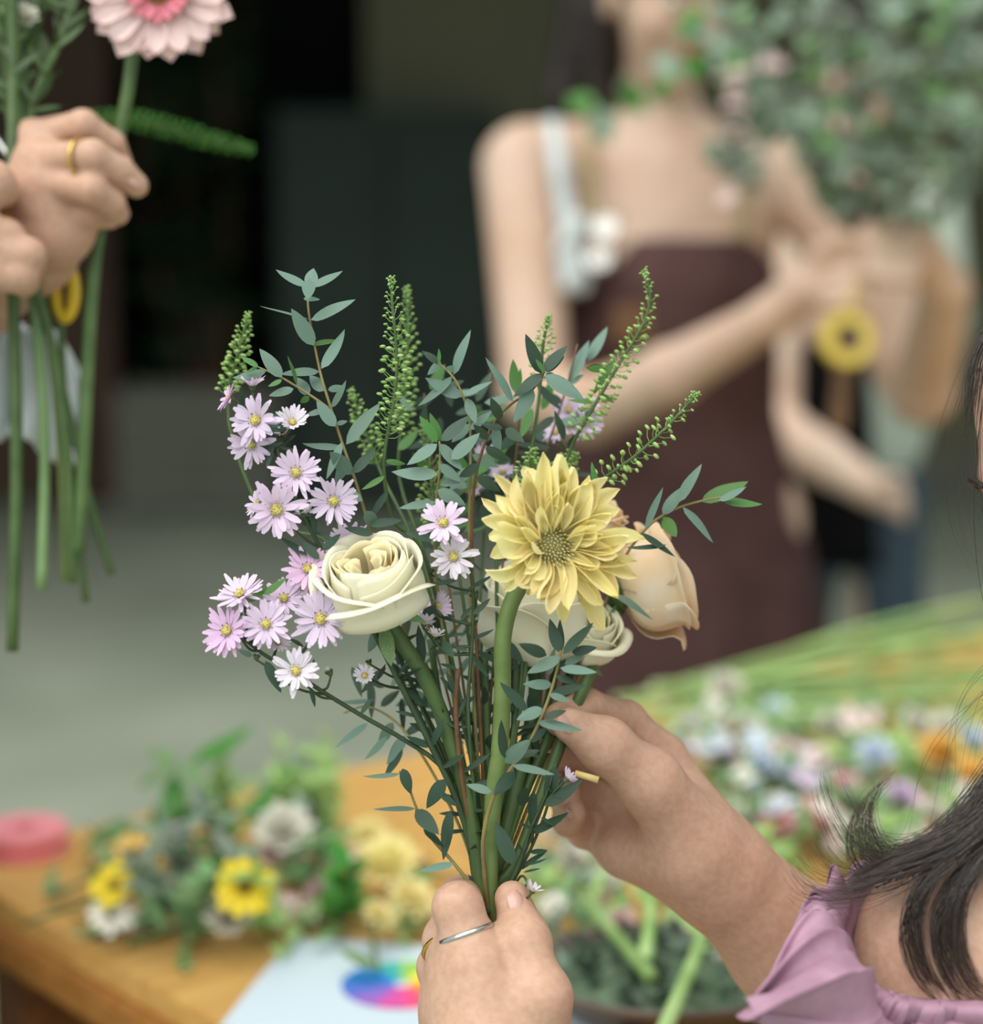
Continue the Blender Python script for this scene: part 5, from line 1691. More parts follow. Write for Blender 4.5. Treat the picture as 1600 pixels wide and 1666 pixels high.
mb.tube(path([gc - gax * 0.004, Q4(222, 60, 0.012), Q4(208, 150, 0.01), Q4(190, 240, 0.01), Q4(164, 360, 0.012), Q4(150, 480, 0.01), Q4(142, 620, 0.01), Q4(134, 800, 0.01), Q4(128, 900, 0.01)], 40), [0.0037, 0.0041], 9)
mb.build('stem', M['stem'], g1)

M['bunchleaf'] = mat('bunch_leaf', rgb(74, 100, 52), 0.5, rgb(56, 80, 40), 30, transl=0.2, vvar=0.3)
rl = ('deep green stem at the far left of the hanging bunch', 'blue-green stem second from the left in the hanging bunch', 'thin green stem crossing the white sleeve',
      'green stem splayed out furthest right in the hanging bunch', 'olive stem with a reddish cut end in the hanging bunch', 'short green stem behind the gerbera stem')
for k, (pts, r, m, lv) in enumerate((
        ([(18, -60, 0.0), (22, 100, 0.0), (20, 300, -0.01), (22, 480, 0), (27, 760, 0), (20, 1060, 0)], 0.0052, 'stem', [(20, 60, -40, -10), (22, 120, 70, 20), (20, 180, -30, 90)]),
        ([(8, -60, 0.02), (30, 200, 0.02), (55, 480, 0.01), (72, 700, 0.01), (68, 960, 0)], 0.0046, 'leafmid', [(20, 100, 60, 60), (15, 40, 40, -30)]),
        ([(150, -80, 0.03), (100, 60, 0.02), (50, 190, 0.01), (45, 400, 0.0), (85, 560, 0.01), (112, 760, 0.01), (118, 950, 0.01)], 0.0034, 'stem', [(100, 60, 150, 10), (80, 110, 60, 40), (120, 20, 100, -40)]),
        ([(60, -70, 0.04), (40, 180, 0.03), (50, 420, 0.02), (105, 640, 0.03), (150, 830, 0.03), (182, 935, 0.03)], 0.0032, 'stem', [(52, 20, 110, -20), (45, 100, 20, 40)]),
        ([(0, -60, 0.05), (20, 200, 0.04), (66, 460, 0.03), (92, 640, 0.03), (104, 830, 0.03), (106, 945, 0.03)], 0.0036, 'stemlight', []),
        ([(90, 360, 0.04), (100, 560, 0.05), (112, 760, 0.05), (140, 980, 0.05)], 0.0034, 'stem', []))):
    root = thing('bunch_stem', Q4(*pts[-1]), rl[k], 'stem')
    mb = MB()
    mb.tube(path([Q4(*p) for p in pts], 34), r * 0.72, 8)
    mb.build('stem', M[m], root)
    for (x0, y0, x1, y1) in lv:
        leaf_px(root, x0, y0, x1, y1, 22, D4 + 0.02, M['bunchleaf'], 0.3)
    rs = random.Random(k)
    if k in (0, 1, 2):
        for i in range(22):
            y0 = rs.uniform(-40, 190)
            x0 = 20 + rs.uniform(-10, 10) if k < 2 else 150 - (y0 + 80) * 0.37
            leaf_px(root, x0, y0, x0 + rs.uniform(-50, 50), y0 - rs.uniform(5, 50), 9, D4 + rs.uniform(-0.02, 0.04), M['bunchleaf'], 0.2, LEAFNARROW)
for x, y, s, lab in ((38, 28, 50, 'small white bloom at the top left edge above the hands'), (14, -14, 60, 'cream bloom cut by the top left corner')):
    w = thing('white_bloom', Q4(x, y, 0.01), lab, 'flower')
    Fr = frame(CV(rnd(-0.3, 0.3), 0.5, 0.8))
    ob('petals', POM, M['white'], w, TM(Q4(x, y, 0.01), Fr, s / 2 * D4 / F))
    ob('disc', ASTERDISC, M['disc'], w, TM(Q4(x, y, 0.01), Fr, s / 3 * D4 / F))
    mb = MB()
    mb.tube(path([Q4(x, y, 0.015), Q4(x - 8, y + 120, 0.02), Q4(30, 330, 0.02), Q4(40, 480, 0.02)], 14), 0.0018, 6)
    mb.build('stem', M['stem'], w)


def far_spike(label, pts, d, wd, n):
    root = thing('green_spike', P(*pts[-1], d), label, 'spike')
    pp = path([P(x, y, d) for x, y in pts], 60)
    mb = MB()
    mb.tube(pp, [0.001, 0.0016], 6)
    mb.build('stem', M['stem'], root)
    mb = MB()
    for i in range(n):
        t = (i / n) ** 0.9
        p = pp[int(t * 45)]
        a = i * 2.4
        o1 = CV(0.1, math.cos(a), math.sin(a))
        L = wd / 2 * d / F * (0.5 + 0.5 * min(1, 3 * t)) * rnd(0.8, 1.1)
        mb.tube([p, p + o1 * L], [0.0004, 0.0003], 3, False)
        mb.ball(p + o1 * L, 0.0014, 5, 4)
    tag(mb.build('pods', M['leafbright'], root), kind='stuff')


far_spike('green bottlebrush spike pointing right from behind the gerbera stem', [(410, 244), (340, 228), (270, 208), (200, 195), (120, 215), (60, 330)], 1.32, 34, 150)
# yellow handled scissors hanging from the hand
sc_ = thing('scissors', Q4(105, 470, 0.03), 'yellow handled scissors hanging among the flower stems', 'scissors')
for nm, cx, cy, rx, ry in (('handle', 106, 474, 15, 44), ('handle', 4, 352, 16, 30)):
    mb = MB()
    c = Q4(cx, cy, 0.03 if cx > 50 else -0.01)
    mb.grid(lambda u, v: c + RT * math.cos(2 * PI * u) * (rx + 11 * math.cos(2 * PI * v)) * D4 / F + UP * math.sin(2 * PI * u) * (ry + 11 * math.cos(2 * PI * v)) * D4 / F + VIEW * 0.006 * math.sin(2 * PI * v), 28, 9, True)
    mb.build(nm, M['yellowplastic'], sc_)
for a_, b_ in (((100, 425), (60, 350)), ((10, 385), (60, 350))):
    mb = MB()
    mb.tube([Q4(*a_, 0.03), Q4(*b_, 0.02)], [0.004, 0.003], 6)
    mb.build('shank', M['yellowplastic'], sc_)
mb = MB()
mb.tube([Q4(60, 350, 0.02), Q4(20, 260, 0.02), Q4(-40, 180, 0.02)], [0.004, 0.001], 6)
mb.build('blade', M['silver'], sc_)

# ------------------------------------------------------------------ foliage bunch, tape and scissors in the hands of the standing person
tips = [(1150, -70), (1215, -90), (1290, -100), (1360, -100), (1430, -100), (1500, -100), (1575, -90), (1650, -80), (1700, -20), (1720, 80), (1700, 180), (1690, 260), (1200, 60), (1240, 160), (1330, -20), (1470, -20), (1560, 20), (1620, 140), (1560, 180), (1470, 120), (1390, 60), (1180, 10), (1640, 60), (1520, 90), (1600, -40), (1440, 30)]
words_t = ('leftmost top', 'upper left', 'tall left', 'tall upright', 'tall middle', 'tall right', 'upper right', 'outer right', 'spreading right', 'low right', 'lower right', 'lowest right', 'left arching', 'lower left', 'inner left', 'inner right',
           'crossing right', 'drooping right', 'short right', 'short middle', 'short upright', 'bent left', 'far right', 'middle right', 'slender right', 'slender middle')
rs = random.Random(77)
for k, (tx, ty) in enumerate(tips):
    d0 = 2.46
    d1 = 2.5 + rs.uniform(-0.22, 0.25)
    root = thing('foliage_branch', P(1395, 430, d0), words_t[k] + ' branch of the grey-green foliage bunch in the far hands', 'branch', 'foliage bunch of the standing person')
    m1 = (1395 + (tx - 1395) * 0.4 + rs.uniform(-20, 20), 430 + (ty - 430) * 0.5, d0 + (d1 - d0) * 0.4)
    pp = path([P(tx, ty, d1), P((tx + m1[0]) / 2 + rs.uniform(-15, 15), (ty + m1[1]) / 2 - 15, (d1 + m1[2]) / 2), P(*m1), P(1395 + rs.uniform(-8, 8), 430, d0), P(1375 + rs.uniform(-14, 14), 560, d0 - 0.005), P(1362 + rs.uniform(-14, 14), 700, d0 - 0.01)], 50)
    mb = MB()
    mb.tube(pp, [0.0012, 0.0026], 5)
    mb.build('stem', M['twigbrown'], root)
    for i in range(30):
        t = rs.uniform(0, 1) ** 1.1
        p = pp[int(t * 26)]
        dr = CV(rs.uniform(-1, 1), rs.uniform(-0.7, 0.7), rs.uniform(-0.9, 0.9))
        L = rs.uniform(0.022, 0.036)
        leaf_at(root, p, p + dr * L, L * rs.uniform(0.6, 0.8), CV(rs.uniform(-0.6, 0.6), rs.uniform(-0.1, 1), rs.uniform(0.1, 1)), M['leafmid'] if rs.random() < 0.12 else M['euc_far'], LEAFROUND)
for k, (pts, lab, lv) in enumerate((([(945, 170), (985, 175), (1040, 150), (1110, 120), (1190, 110), (1290, 220), (1390, 420)], 'drooping ivy shoot with bright leaves across the chin of the standing person', 14),
                                    ([(1090, 20), (1130, 60), (1170, 90), (1220, 140), (1300, 260), (1395, 425)], 'bright green leafy shoot in front of the face of the standing person', 14),
                                    ([(1215, 300), (1190, 240), (1195, 180), (1240, 140), (1330, 240), (1395, 425)], 'pale flowering shoot hanging in front of the chest of the standing person', 16))):
    root = thing('ivy_shoot', P(1395, 425, 2.45), lab, 'branch')
    pp = path([P(x, y, 2.44) for x, y in pts], 50)
    mb = MB()
    mb.tube(pp, [0.001, 0.002], 5)
    mb.build('stem', M['stem'], root)
    for i in range(lv):
        p = pp[int(rs.uniform(0, 36))]
        dr = CV(rs.uniform(-1, 1), rs.uniform(-0.8, 0.6), rs.uniform(-0.4, 0.9))
        L = rs.uniform(0.026, 0.045)
        leaf_at(root, p, p + dr * L, L * 0.8, CV(rs.uniform(-0.5, 0.5), rs.uniform(0, 1), 0.8), M[('leafbright' if rs.random() < 0.55 else 'euc_far') if k < 2 else 'euc_far'], LEAFROUND)
    if k == 2:
        for i in range(16):
            p = pp[int(rs.uniform(0, 30))] + CV(rs.uniform(-1, 1), rs.uniform(-1, 1), 0.3) * 0.03
            ob('blossom', FILLER, M['gerb'], root, TM(p, frame(CV(rs.uniform(-0.5, 0.5), rs.uniform(0, 1), 0.8)), rs.uniform(0.010, 0.017)))
tp = thing('tape_roll', P(1378, 552, 2.40), 'roll of yellow floral tape hanging below the far hands', 'tape')
R_ = frame(CV(0.2, 0.15, 1))
cT = P(1378, 552, 2.40)
mb = MB()
prof_ = [(0.017, -0.007), (0.032, -0.007), (0.032, 0.007), (0.017, 0.007), (0.017, -0.007)]
mb.grid(lambda u, v: R_ @ Vector((prof_[int(round(v * 4))][0] * math.cos(2 * PI * u), prof_[int(round(v * 4))][0] * math.sin(2 * PI * u), prof_[int(round(v * 4))][1])) + cT, 32, 5, True)
mb.build('tape', M['tape'], tp, False)
mb = MB()
mb.grid(lambda u, v: R_ @ Vector(((0.0168 - 0.0025 * (v > 0.3) * (v < 0.8)) * math.cos(2 * PI * u), (0.0168 - 0.0025 * (v > 0.3) * (v < 0.8)) * math.sin(2 * PI * u), -0.008 + 0.016 * v)) + cT, 24, 5, True)
mb.build('core', M['crate'], tp, False)
mb = MB()
mb.tube(path([P(1378, 520, 2.40), P(1390, 470, 2.42), P(1395, 440, 2.44)], 8), 0.0025, 5)
mb.build('tape_tail', M['tape'], tp)

# ------------------------------------------------------------------ things lying on the table
TZ = 0.75


def on(px, py, z=0.0):
    return G(px, py, TZ + z)


# paper sheet with the printed colour wheel
pa, pb_, pc_ = on(380, 1632), on(478, 1527), on(905, 1560)
ph = thing('colour_chart', (pa + pc_) / 2, 'white sheet of paper printed with a colour wheel', 'paper')
ux = (pc_ - pb_).normalized()
uy = (pa - pb_)
uy = (uy - ux * uy.dot(ux)).normalized()
wx_, hy_ = 0.27, max(0.17, (pa - pb_).dot(uy))
b = MB()


def paper_fn(u, v):
    return pb_ + ux * wx_ * u + uy * hy_ * v + Vector((0, 0, 0.0012 + 0.0035 * math.sin(PI * u) * (1 - v) * 0.4 + 0.0015 * math.sin(PI * v)))


M['paper'] = mat('white_paper', rgb(200, 214, 224), 0.8)
b.grid(paper_fn, 16, 12)
b.grid(lambda u, v: paper_fn(u, v) - Vector((0, 0, 0.0005)), 16, 12)
b.build('sheet', M['paper'], ph)
wc = on(655, 1609)
cols = [(40, 140, 210), (30, 120, 200), (90, 110, 200), (150, 100, 190), (214, 80, 160), (240, 80, 130), (244, 120, 70), (246, 160, 50), (250, 205, 50), (246, 226, 60), (150, 200, 90), (70, 180, 170)]
ra = 0.043
cu, cv_ = (wc - pb_).dot(ux) / wx_, (wc - pb_).dot(uy) / hy_
for k, c in enumerate(cols):
    mk = mat('ink_%d' % k, rgb(*c), 0.8)
    b = MB()

    def wedge(u, v):
        # the blue wedges lie on the left as seen, yellow on the right
        a = -PI * 0.86 - (k - 1 + u) * 2 * PI / 12
        r = 0.006 + (ra - 0.006) * v
        q = Vector((math.cos(a), -math.sin(a)))
        w = wc + Vector((q.x * r, q.y * r, 0))
        uu, vv = (w - pb_).dot(ux) / wx_, (w - pb_).dot(uy) / hy_
        return paper_fn(uu, vv) + Vector((0, 0, 0.0006))
    b.grid(wedge, 5, 4)
    b.build('colour_wedge', mk, ph)

# pink reel at the left end
pr = thing('ribbon_reel', on(50, 1375), 'round pink plastic reel at the left end of the table', 'reel')
pcn = on(40, 1385)
for z0, z1, r0, r1 in ((0.0, 0.006, 0.036, 0.037), (0.006, 0.016, 0.031, 0.031), (0.016, 0.022, 0.037, 0.036)):
    b = MB()
    pf = [(0.010, z0), (r0, z0), (r0 + 0.0008, z0 + 0.001), (r1 + 0.0008, z1 - 0.001), (r1, z1), (0.010, z1), (0.010, z0)]
    b.grid(lambda u, v: pcn + Vector((pf[int(round(v * 6))][0] * math.cos(2 * PI * u), pf[int(round(v * 6))][0] * math.sin(2 * PI * u), pf[int(round(v * 6))][1])), 40, 7, True)
    b.build('flange' if r0 > 0.033 else 'ribbon', M['pinkplastic'], pr, False)

# tray with mossy filling
tr = thing('flower_tray', on(1075, 1650), 'round grey-brown tray with mossy filling beneath the forearm', 'tray')
tcn = on(1085, 1650)
pf = [(0.0, 0.0), (0.045, 0.0), (0.066, 0.012), (0.078, 0.034), (0.081, 0.036), (0.083, 0.034), (0.080, 0.028), (0.0, 0.026)]
b = MB()
b.grid(lambda u, v: tcn + Vector((max(0.0005, pf[int(round(v * 7))][0]) * 1.12 * math.cos(2 * PI * u), max(0.0005, pf[int(round(v * 7))][0]) * math.sin(2 * PI * u), pf[int(round(v * 7))][1])), 48, 8, True)
b.build('bowl', M['greytray'], tr)
b = MB()
b.grid(lambda u, v: tcn + Vector((0.074 * 1.12 * (0.01 + 0.99 * v) * math.cos(2 * PI * u), 0.074 * (0.01 + 0.99 * v) * math.sin(2 * PI * u), 0.033 + 0.004 * math.sin(7 * u * 6.28) * v * (1 - v) * 3 - 0.004 * v)), 40, 8, True)
b.build('moss', M['soil'], tr)
for i in range(60):
    a, r = rs.uniform(0, 6.28), 0.066 * math.sqrt(rs.uniform(0, 1))
    p = tcn + Vector((r * 1.1 * math.cos(a), r * math.sin(a), 0.033))
    dr = Vector((rs.uniform(-1, 1), rs.uniform(-1, 1), rs.uniform(0.3, 1))).normalized()
    leaf_at(tr, p, p + dr * rs.uniform(0.010, 0.02), 0.007, Vector((rs.uniform(-1, 1), -0.5, 1)), M['leafdark' if rs.random() < 0.6 else 'euc_far'], LEAF, 'moss_leaf')

# black secateurs by the tray
se = thing('secateurs', on(985, 1655), 'black handled secateurs lying on the table beside the tray', 'secateurs')
for s in (-1, 1):
    b = MB()
    b.tube(path([on(965, 1640, 0.008), on(985, 1648 + 6 * s, 0.010), on(1010, 1662 + 12 * s, 0.012), on(1035, 1690 + 16 * s, 0.012)], 14), [0.004, 0.006], 8)
    b.build('handle', M['black'], se)
b = MB()
b.tube(path([on(968, 1642, 0.008), on(945, 1632, 0.008), on(925, 1630, 0.006)], 8), [0.006, 0.001], 6)
b.build('blade', M['silver'], se)
b = MB()
b.ball(on(966, 1641, 0.012), 0.005, 8, 6)
b.build('pivot', M['silver'], se)


def table_flower(name, label, group, px, py, z, size, mesh, pm, dm, n=(0, 0, 1), stem=None, leaves=3, cat='flower', stemmat='stem', sr=0.0016):
    """loose bloom: head px wide, lying or standing on the table"""
    c = on(px, py, 0) if z == 0 else None
    base = G(px, py, TZ + z)
    nn = Vector(n).normalized()
    d = (base - C0).dot(FW)
    R = size / 2 * d / F
    root = thing(name, Vector((base.x, base.y, TZ)), label, cat, group)
    Fr = frame(nn) @ Matrix.Rotation(rs.uniform(0, 6), 4, 'Z')
    ob('petals', mesh, M[pm], root, TM(base, Fr, R))
    if dm:
        ob('disc', ASTERDISC, M[dm], root, TM(base + nn * R * 0.1, Fr, R * 1.1))
    ob('calyx', ASTERCAL, M['calyx'], root, TM(base, Fr, R))
    if stem is None:
        a = rs.uniform(0, 6.28)
        stem = Vector((math.cos(a), math.sin(a), 0)) * rs.uniform(0.05, 0.09)
    e = base - nn * R * 0.3
    foot = Vector((e.x + stem.x, e.y + stem.y, TZ + rs.uniform(0.003, 0.02)))
    pts = path([e, e - nn * R * 0.8 + stem * 0.15 + Vector((0, 0, 0.002)), foot], 10)
    pts = [Vector((p.x, p.y, max(p.z, TZ + 0.002))) for p in pts]
    b = MB()
    b.tube(pts, sr, 6)
    b.build('stem', M[stemmat], root)
    for i in range(leaves):
        p = pts[rs.randint(2, 9)]
        dr = Vector((rs.uniform(-1, 1), rs.uniform(-1, 1), rs.uniform(0.05, 0.7))).normalized()
        leaf_at(root, p, p + dr * rs.uniform(0.02, 0.04), rs.uniform(0.007, 0.012), Vector((0, -0.5, 1)), M['leafmid'], LEAF)
    return root


def leafy_sprig(label, group, pts, lm, n, L, w, stemmat='stem', narrow=False, cat='sprig', big=None):
    root = thing('leafy_sprig', G(pts[0][0], pts[0][1], TZ), label, cat, group)
    pp = path([G(x, y, TZ + z) for x, y, z in pts], 30)
    b = MB()
    b.tube(pp, [0.0018, 0.001], 6)
    b.build('stem', M[stemmat], root)
    for i in range(n):
        p = pp[rs.randint(3, 29)]
        dr = Vector((rs.uniform(-1, 1), rs.uniform(-1, 1), rs.uniform(-0.1, 0.9))).normalized()
        q = p + dr * L * rs.uniform(0.7, 1.2)
        q.z = max(q.z, TZ + 0.004)
        leaf_at(root, p, q, w * rs.uniform(0.8, 1.2), Vector((rs.uniform(-0.4, 0.4), -0.5, 1)), M[lm], LEAFNARROW if narrow else LEAF)
    for l in big or ():
        a_, b_ = G(l[0], l[1], TZ + l[4]), G(l[2], l[3], TZ + l[5])
        leaf_at(root, a_, b_, l[6], Vector((rs.uniform(-0.3, 0.3), -0.8, 0.7)), M[l[7]], LEAF)
    return root


# heap at the left: long bright leaves, yellow and white flowers
leafy_sprig('sprig with long bright green leaves on top of the left heap', None, [(430, 1480, 0.01), (420, 1430, 0.03), (405, 1400, 0.05)], 'leafbright', 4, 0.05, 0.014, 'stem', False, 'sprig',
            [(398, 1345, 478, 1232, 0.05, 0.10, 0.017, 'leafbright'), (312, 1244, 411, 1193, 0.09, 0.10, 0.017, 'leafbright'), (284, 1330, 284, 1255, 0.06, 0.09, 0.022, 'leafbright'), (275, 1250, 223, 1283, 0.09, 0.08, 0.012, 'leafmid'),
             (271, 1318, 396, 1340, 0.06, 0.06, 0.016, 'leafbright'), (284, 1240, 250, 1215, 0.09, 0.10, 0.012, 'leafmid'), (300, 1240, 330, 1280, 0.09, 0.08, 0.014, 'leafmid')])
leafy_sprig('upright stem carrying a star of long leaves behind the left heap', None, [(330, 1440, 0.004), (300, 1350, 0.05), (286, 1240, 0.09)], 'leafmid', 8, 0.03, 0.010, 'stem')
leafy_sprig('sprig with a broad dark leaf pointing at the pink reel', None, [(230, 1470, 0.012), (200, 1430, 0.02), (180, 1410, 0.025)], 'leafmid', 6, 0.03, 0.012, 'stem', False, 'sprig', [(225, 1340, 126, 1376, 0.03, 0.012, 0.020, 'leafmid'), (175, 1430, 150, 1480, 0.02, 0.01, 0.012, 'leafmid')])
for k, (x, y) in enumerate(((300, 1430), (350, 1400), (400, 1470), (260, 1480), (470, 1400), (500, 1440), (440, 1500), (330, 1500), (520, 1360), (480, 1330), (380, 1340), (540, 1480), (290, 1380))):
    lm = rs.choice(['leafmid', 'leafmid', 'leafbright', 'euc_far', 'pod'])
    leafy_sprig({'leafmid': 'mid green', 'pod': 'pale yellow-green', 'euc_far': 'grey-green', 'leafbright': 'bright green'}[lm] + ' sprig tangled in the flower heap at the left', 'sprigs in the left heap', [(x, y + 25, 0.004), (x + rs.uniform(-30, 30), y - 20, 0.035), (x + rs.uniform(-40, 40), y - 75, 0.07)], lm, 22, 0.028, 0.010)
for k in range(7):
    x = 460 + 14 * k
    leafy_sprig('feathery pale green sprig at the back of the left heap', 'feathery sprigs in the left heap', [(x, 1440 - 6 * k, 0.01), (x + 10 + rs.uniform(-20, 10), 1350 - 8 * k, 0.04), (x + rs.uniform(-40, 20), 1225 + rs.uniform(-20, 60), 0.085)], 'pod', 60, 0.018, 0.004, 'stempale', True)
table_flower('yellow_daisy', 'bright yellow daisy facing up in the middle of the left heap', None, 398, 1446, 0.062, 104, DAISY[0], 'brightyellow', 'discolive', (0.1, -0.7, 0.6), leaves=2)
table_flower('yellow_daisy', 'yellow daisy with an olive centre at the left of the heap', None, 186, 1440, 0.05, 88, DAISY[1], 'brightyellow', 'discolive', (-0.1, -0.7, 0.7), leaves=2)
table_flower('orange_bloom', 'orange-yellow bloom above the left yellow daisy', None, 220, 1385, 0.05, 74, DAISY[0], 'orange', 'discolive', (0.3, -0.3, 0.9))
table_flower('yellow_bud', 'pale yellow half-open bloom near the pink reel', None, 180, 1395, 0.025, 48, POM, 'yellow', None, (-0.3, -0.3, 0.9))
table_flower('orange_bloom', 'small orange bloom at the back of the left heap', None, 262, 1330, 0.03, 36, DAISY[1], 'orange', 'discolive', (0, -0.2, 1))
for k, (x, y, z, s, m, lab) in enumerate((
        (180, 1490, 0.03, 78, 'white', 'white bloom lying at the left front of the heap'), (460, 1355, 0.07, 96, 'white', 'large white bloom standing at the right of the left heap'),
        (372, 1495, 0.03, 84, 'white', 'greyish white bloom below the bright yellow daisy'), (330, 1480, 0.018, 56, 'gerb', 'blush bloom below the middle of the left heap'),
        (505, 1412, 0.03, 56, 'pink', 'small pink bloom at the right of the left heap'), (465, 1475, 0.02, 52, 'gerb', 'pale blush bloom at the front right of the heap'),
        (520, 1455, 0.02, 56, 'gerb', 'blush bloom beside the small pink one'), (500, 1490, 0.012, 48, 'white', 'small white bloom at the front right of the heap'),
        (290, 1355, 0.05, 46, 'aster', 'lilac bloom at the back of the left heap'), (440, 1390, 0.045, 54, 'gerb', 'blush bloom among the bright leaves'),
        (560, 1400, 0.02, 44, 'white', 'white bloom next to the golden mums'), (240, 1500, 0.01, 56, 'white', 'white bloom between dark leaves at the front'),
        (420, 1330, 0.055, 40, 'gerb', 'small blush bloom high on the heap'), (475, 1300, 0.055, 40, 'white', 'pale bloom at the top of the heap'))):
    table_flower('loose_bloom', lab, None, x, y, z, s, rs.choice([POM, DAISY[0], MUM]), m, None, (rs.uniform(-0.5, 0.5), -0.6, 0.8), leaves=3)
leafy_sprig('trailing green stem hanging over the table front of the heap', None, [(300, 1490, 0.02), (298, 1530, 0.006), (296, 1580, 0.004)], 'leafmid', 16, 0.010, 0.004, 'leafmid', True)
leafy_sprig('dark leaf sprig at the front left of the heap', None, [(240, 1480, 0.02), (200, 1500, 0.008), (150, 1524, 0.004)], 'leafmid', 6, 0.02, 0.008, 'stem', False, 'sprig', [(225, 1492, 145, 1526, 0.012, 0.004, 0.011, 'leafdark')])
leafy_sprig('pale sprig lying across the corner of the paper', None, [(560, 1450, 0.02), (500, 1500, 0.012), (455, 1560, 0.006)], 'pod', 26, 0.012, 0.005, 'stempale', True)
leafy_sprig('pale sprig hanging behind the paper sheet', None, [(690, 1420, 0.02), (670, 1480, 0.012), (660, 1535, 0.006)], 'pod', 30, 0.014, 0.005, 'stempale', True)
# golden mums behind the stems
for x, y, s, m, lab in ((630, 1405, 110, 'yellow', 'large golden mum on the table left of the bouquet stems'), (668, 1465, 88, 'yellow', 'golden mum in front of the large one by the stems'), (600, 1360, 70, 'yellow', 'golden mum at the back beside the left heap'), (855, 1300, 90, 'yellow', 'pale yellow mum seen between the stems and the raised hand'),
                        (615, 1490, 60, 'yellow', 'small golden mum behind the paper')):
    table_flower('golden_mum', lab, None, x, y, 0.03, s, MUM, m, 'discolive' if s > 100 else None, (rs.uniform(-0.3, 0.3), -0.4, 0.9), leaves=4)

# right: long pale stalks laid in a sheaf along the far side
for k in range(20):
    x0 = rs.uniform(985, 1260)
    y0 = 1150 - (x0 - 985) * 0.10 + rs.uniform(-28, 40)
    z = rs.uniform(0.004, 0.05)
    a_ = G(x0, y0, TZ + z)
    L = rs.uniform(0.42, 0.6)
    b_ = a_ + (Vector((0.9, 0.1, 0)) if k % 2 else TL * 0.98) * L
    b_.z = TZ + rs.uniform(0.004, 0.05)
    root = thing('cut_stalk', Vector((a_.x, a_.y, TZ)), 'long pale green stalk in the sheaf across the far side of the table', 'stalk', 'sheaf of pale stalks on the table')
    b = MB()
    b.tube(path([a_, a_.lerp(b_, 0.5) + Vector((0, rs.uniform(-0.02, 0.02), 0.01)), b_], 10), [0.0042, 0.0028], 7)
    b.build('stalk', M['stempale'], root)
    b = MB()
    b.ball(a_, 0.0038, 8, 6)
    b.build('cut_end', M['white'], root)
# right: blooms in white, blue and pink, singled out by colour and neighbours
big = [(1180, 1120, 0.06, 60, 'white', 'white bloom highest among the pale stalks'), (1330, 1330, 0.035, 78, 'pink', 'large rose-pink bloom below the blue ones on the right'), (1265, 1345, 0.03, 62, 'pink', 'rose-pink bloom left of the large pink one'), (1375, 1285, 0.045, 66, 'pink', 'soft pink bloom beneath the lilac one'),
       (1290, 1265, 0.05, 64, 'blue', 'pale blue bloom above the pink ones'), (1425, 1235, 0.05, 70, 'blue', 'pale blue bloom right of centre near the hair'), (1465, 1300, 0.045, 60, 'aster', 'lilac bloom behind the curled hair'), (1160, 1225, 0.05, 76, 'white', 'white bloom at the left of the right-hand flowers'),
       (1215, 1190, 0.055, 62, 'white', 'white bloom behind the left white one'), (1240, 1250, 0.05, 60, 'blue', 'pale blue bloom beside the fingers'), (1190, 1330, 0.03, 60, 'white', 'white bloom just above the forearm'), (1350, 1180, 0.05, 56, 'white', 'whitish bloom below the sheaf of stalks'),
       (1530, 1230, 0.05, 80, 'orange', 'orange-yellow bloom at the right edge behind the hair'), (1580, 1270, 0.05, 80, 'orange', 'orange bloom cut by the right edge'), (1490, 1180, 0.05, 56, 'white', 'white bloom high at the right'), (1120, 1185, 0.05, 46, 'aster', 'pale lilac bloom next to the index finger')]
for x, y, z, s, m, lab in big:
    table_flower('cut_bloom', lab, None, x, y, z, s, rs.choice([POM, MUM, POM]), m, None, (rs.uniform(-0.4, 0.4), -0.5, 0.9), leaves=5)
for k in range(64):
    x, y = rs.uniform(1090, 1590), rs.uniform(1160, 1420)
    if y > 1250 + (x - 1090) * 0.55:
        y -= 150
    m = rs.choice(['white', 'white', 'blue', 'gerb', 'aster'])
    bm = rs.choice([FILLER, DAISY[0], POM])
    table_flower('filler_bloom', ('ruffled ' if bm == POM else 'daisy-like ' if bm == DAISY[0] else 'five-petalled ') + {'white': 'small white', 'blue': 'small pale blue', 'gerb': 'small blush', 'aster': 'small lilac'}[m] + ' bloom in the mass of flowers at the right', 'small blooms at the right of the table', x, y, rs.uniform(0.02, 0.065), rs.uniform(34, 58), bm, m, None, (rs.uniform(-0.5, 0.5), -0.5, 0.8), leaves=3)
for k in range(30):
    x, y = rs.uniform(1050, 1620), rs.uniform(1140, 1420)
    lm = rs.choice(['leafmid', 'pod', 'euc_far', 'pod', 'leafmid'])
    leafy_sprig({'leafmid': 'mid green', 'pod': 'pale yellow-green', 'euc_far': 'grey-green'}[lm] + ' leafy sprig in the mass of flowers at the right', 'green sprigs at the right of the table', [(x, y + 20, 0.004), (x + rs.uniform(-40, 40), y, 0.02), (x + rs.uniform(-60, 60), y - 20, 0.05)], lm, 16, 0.028, 0.010)
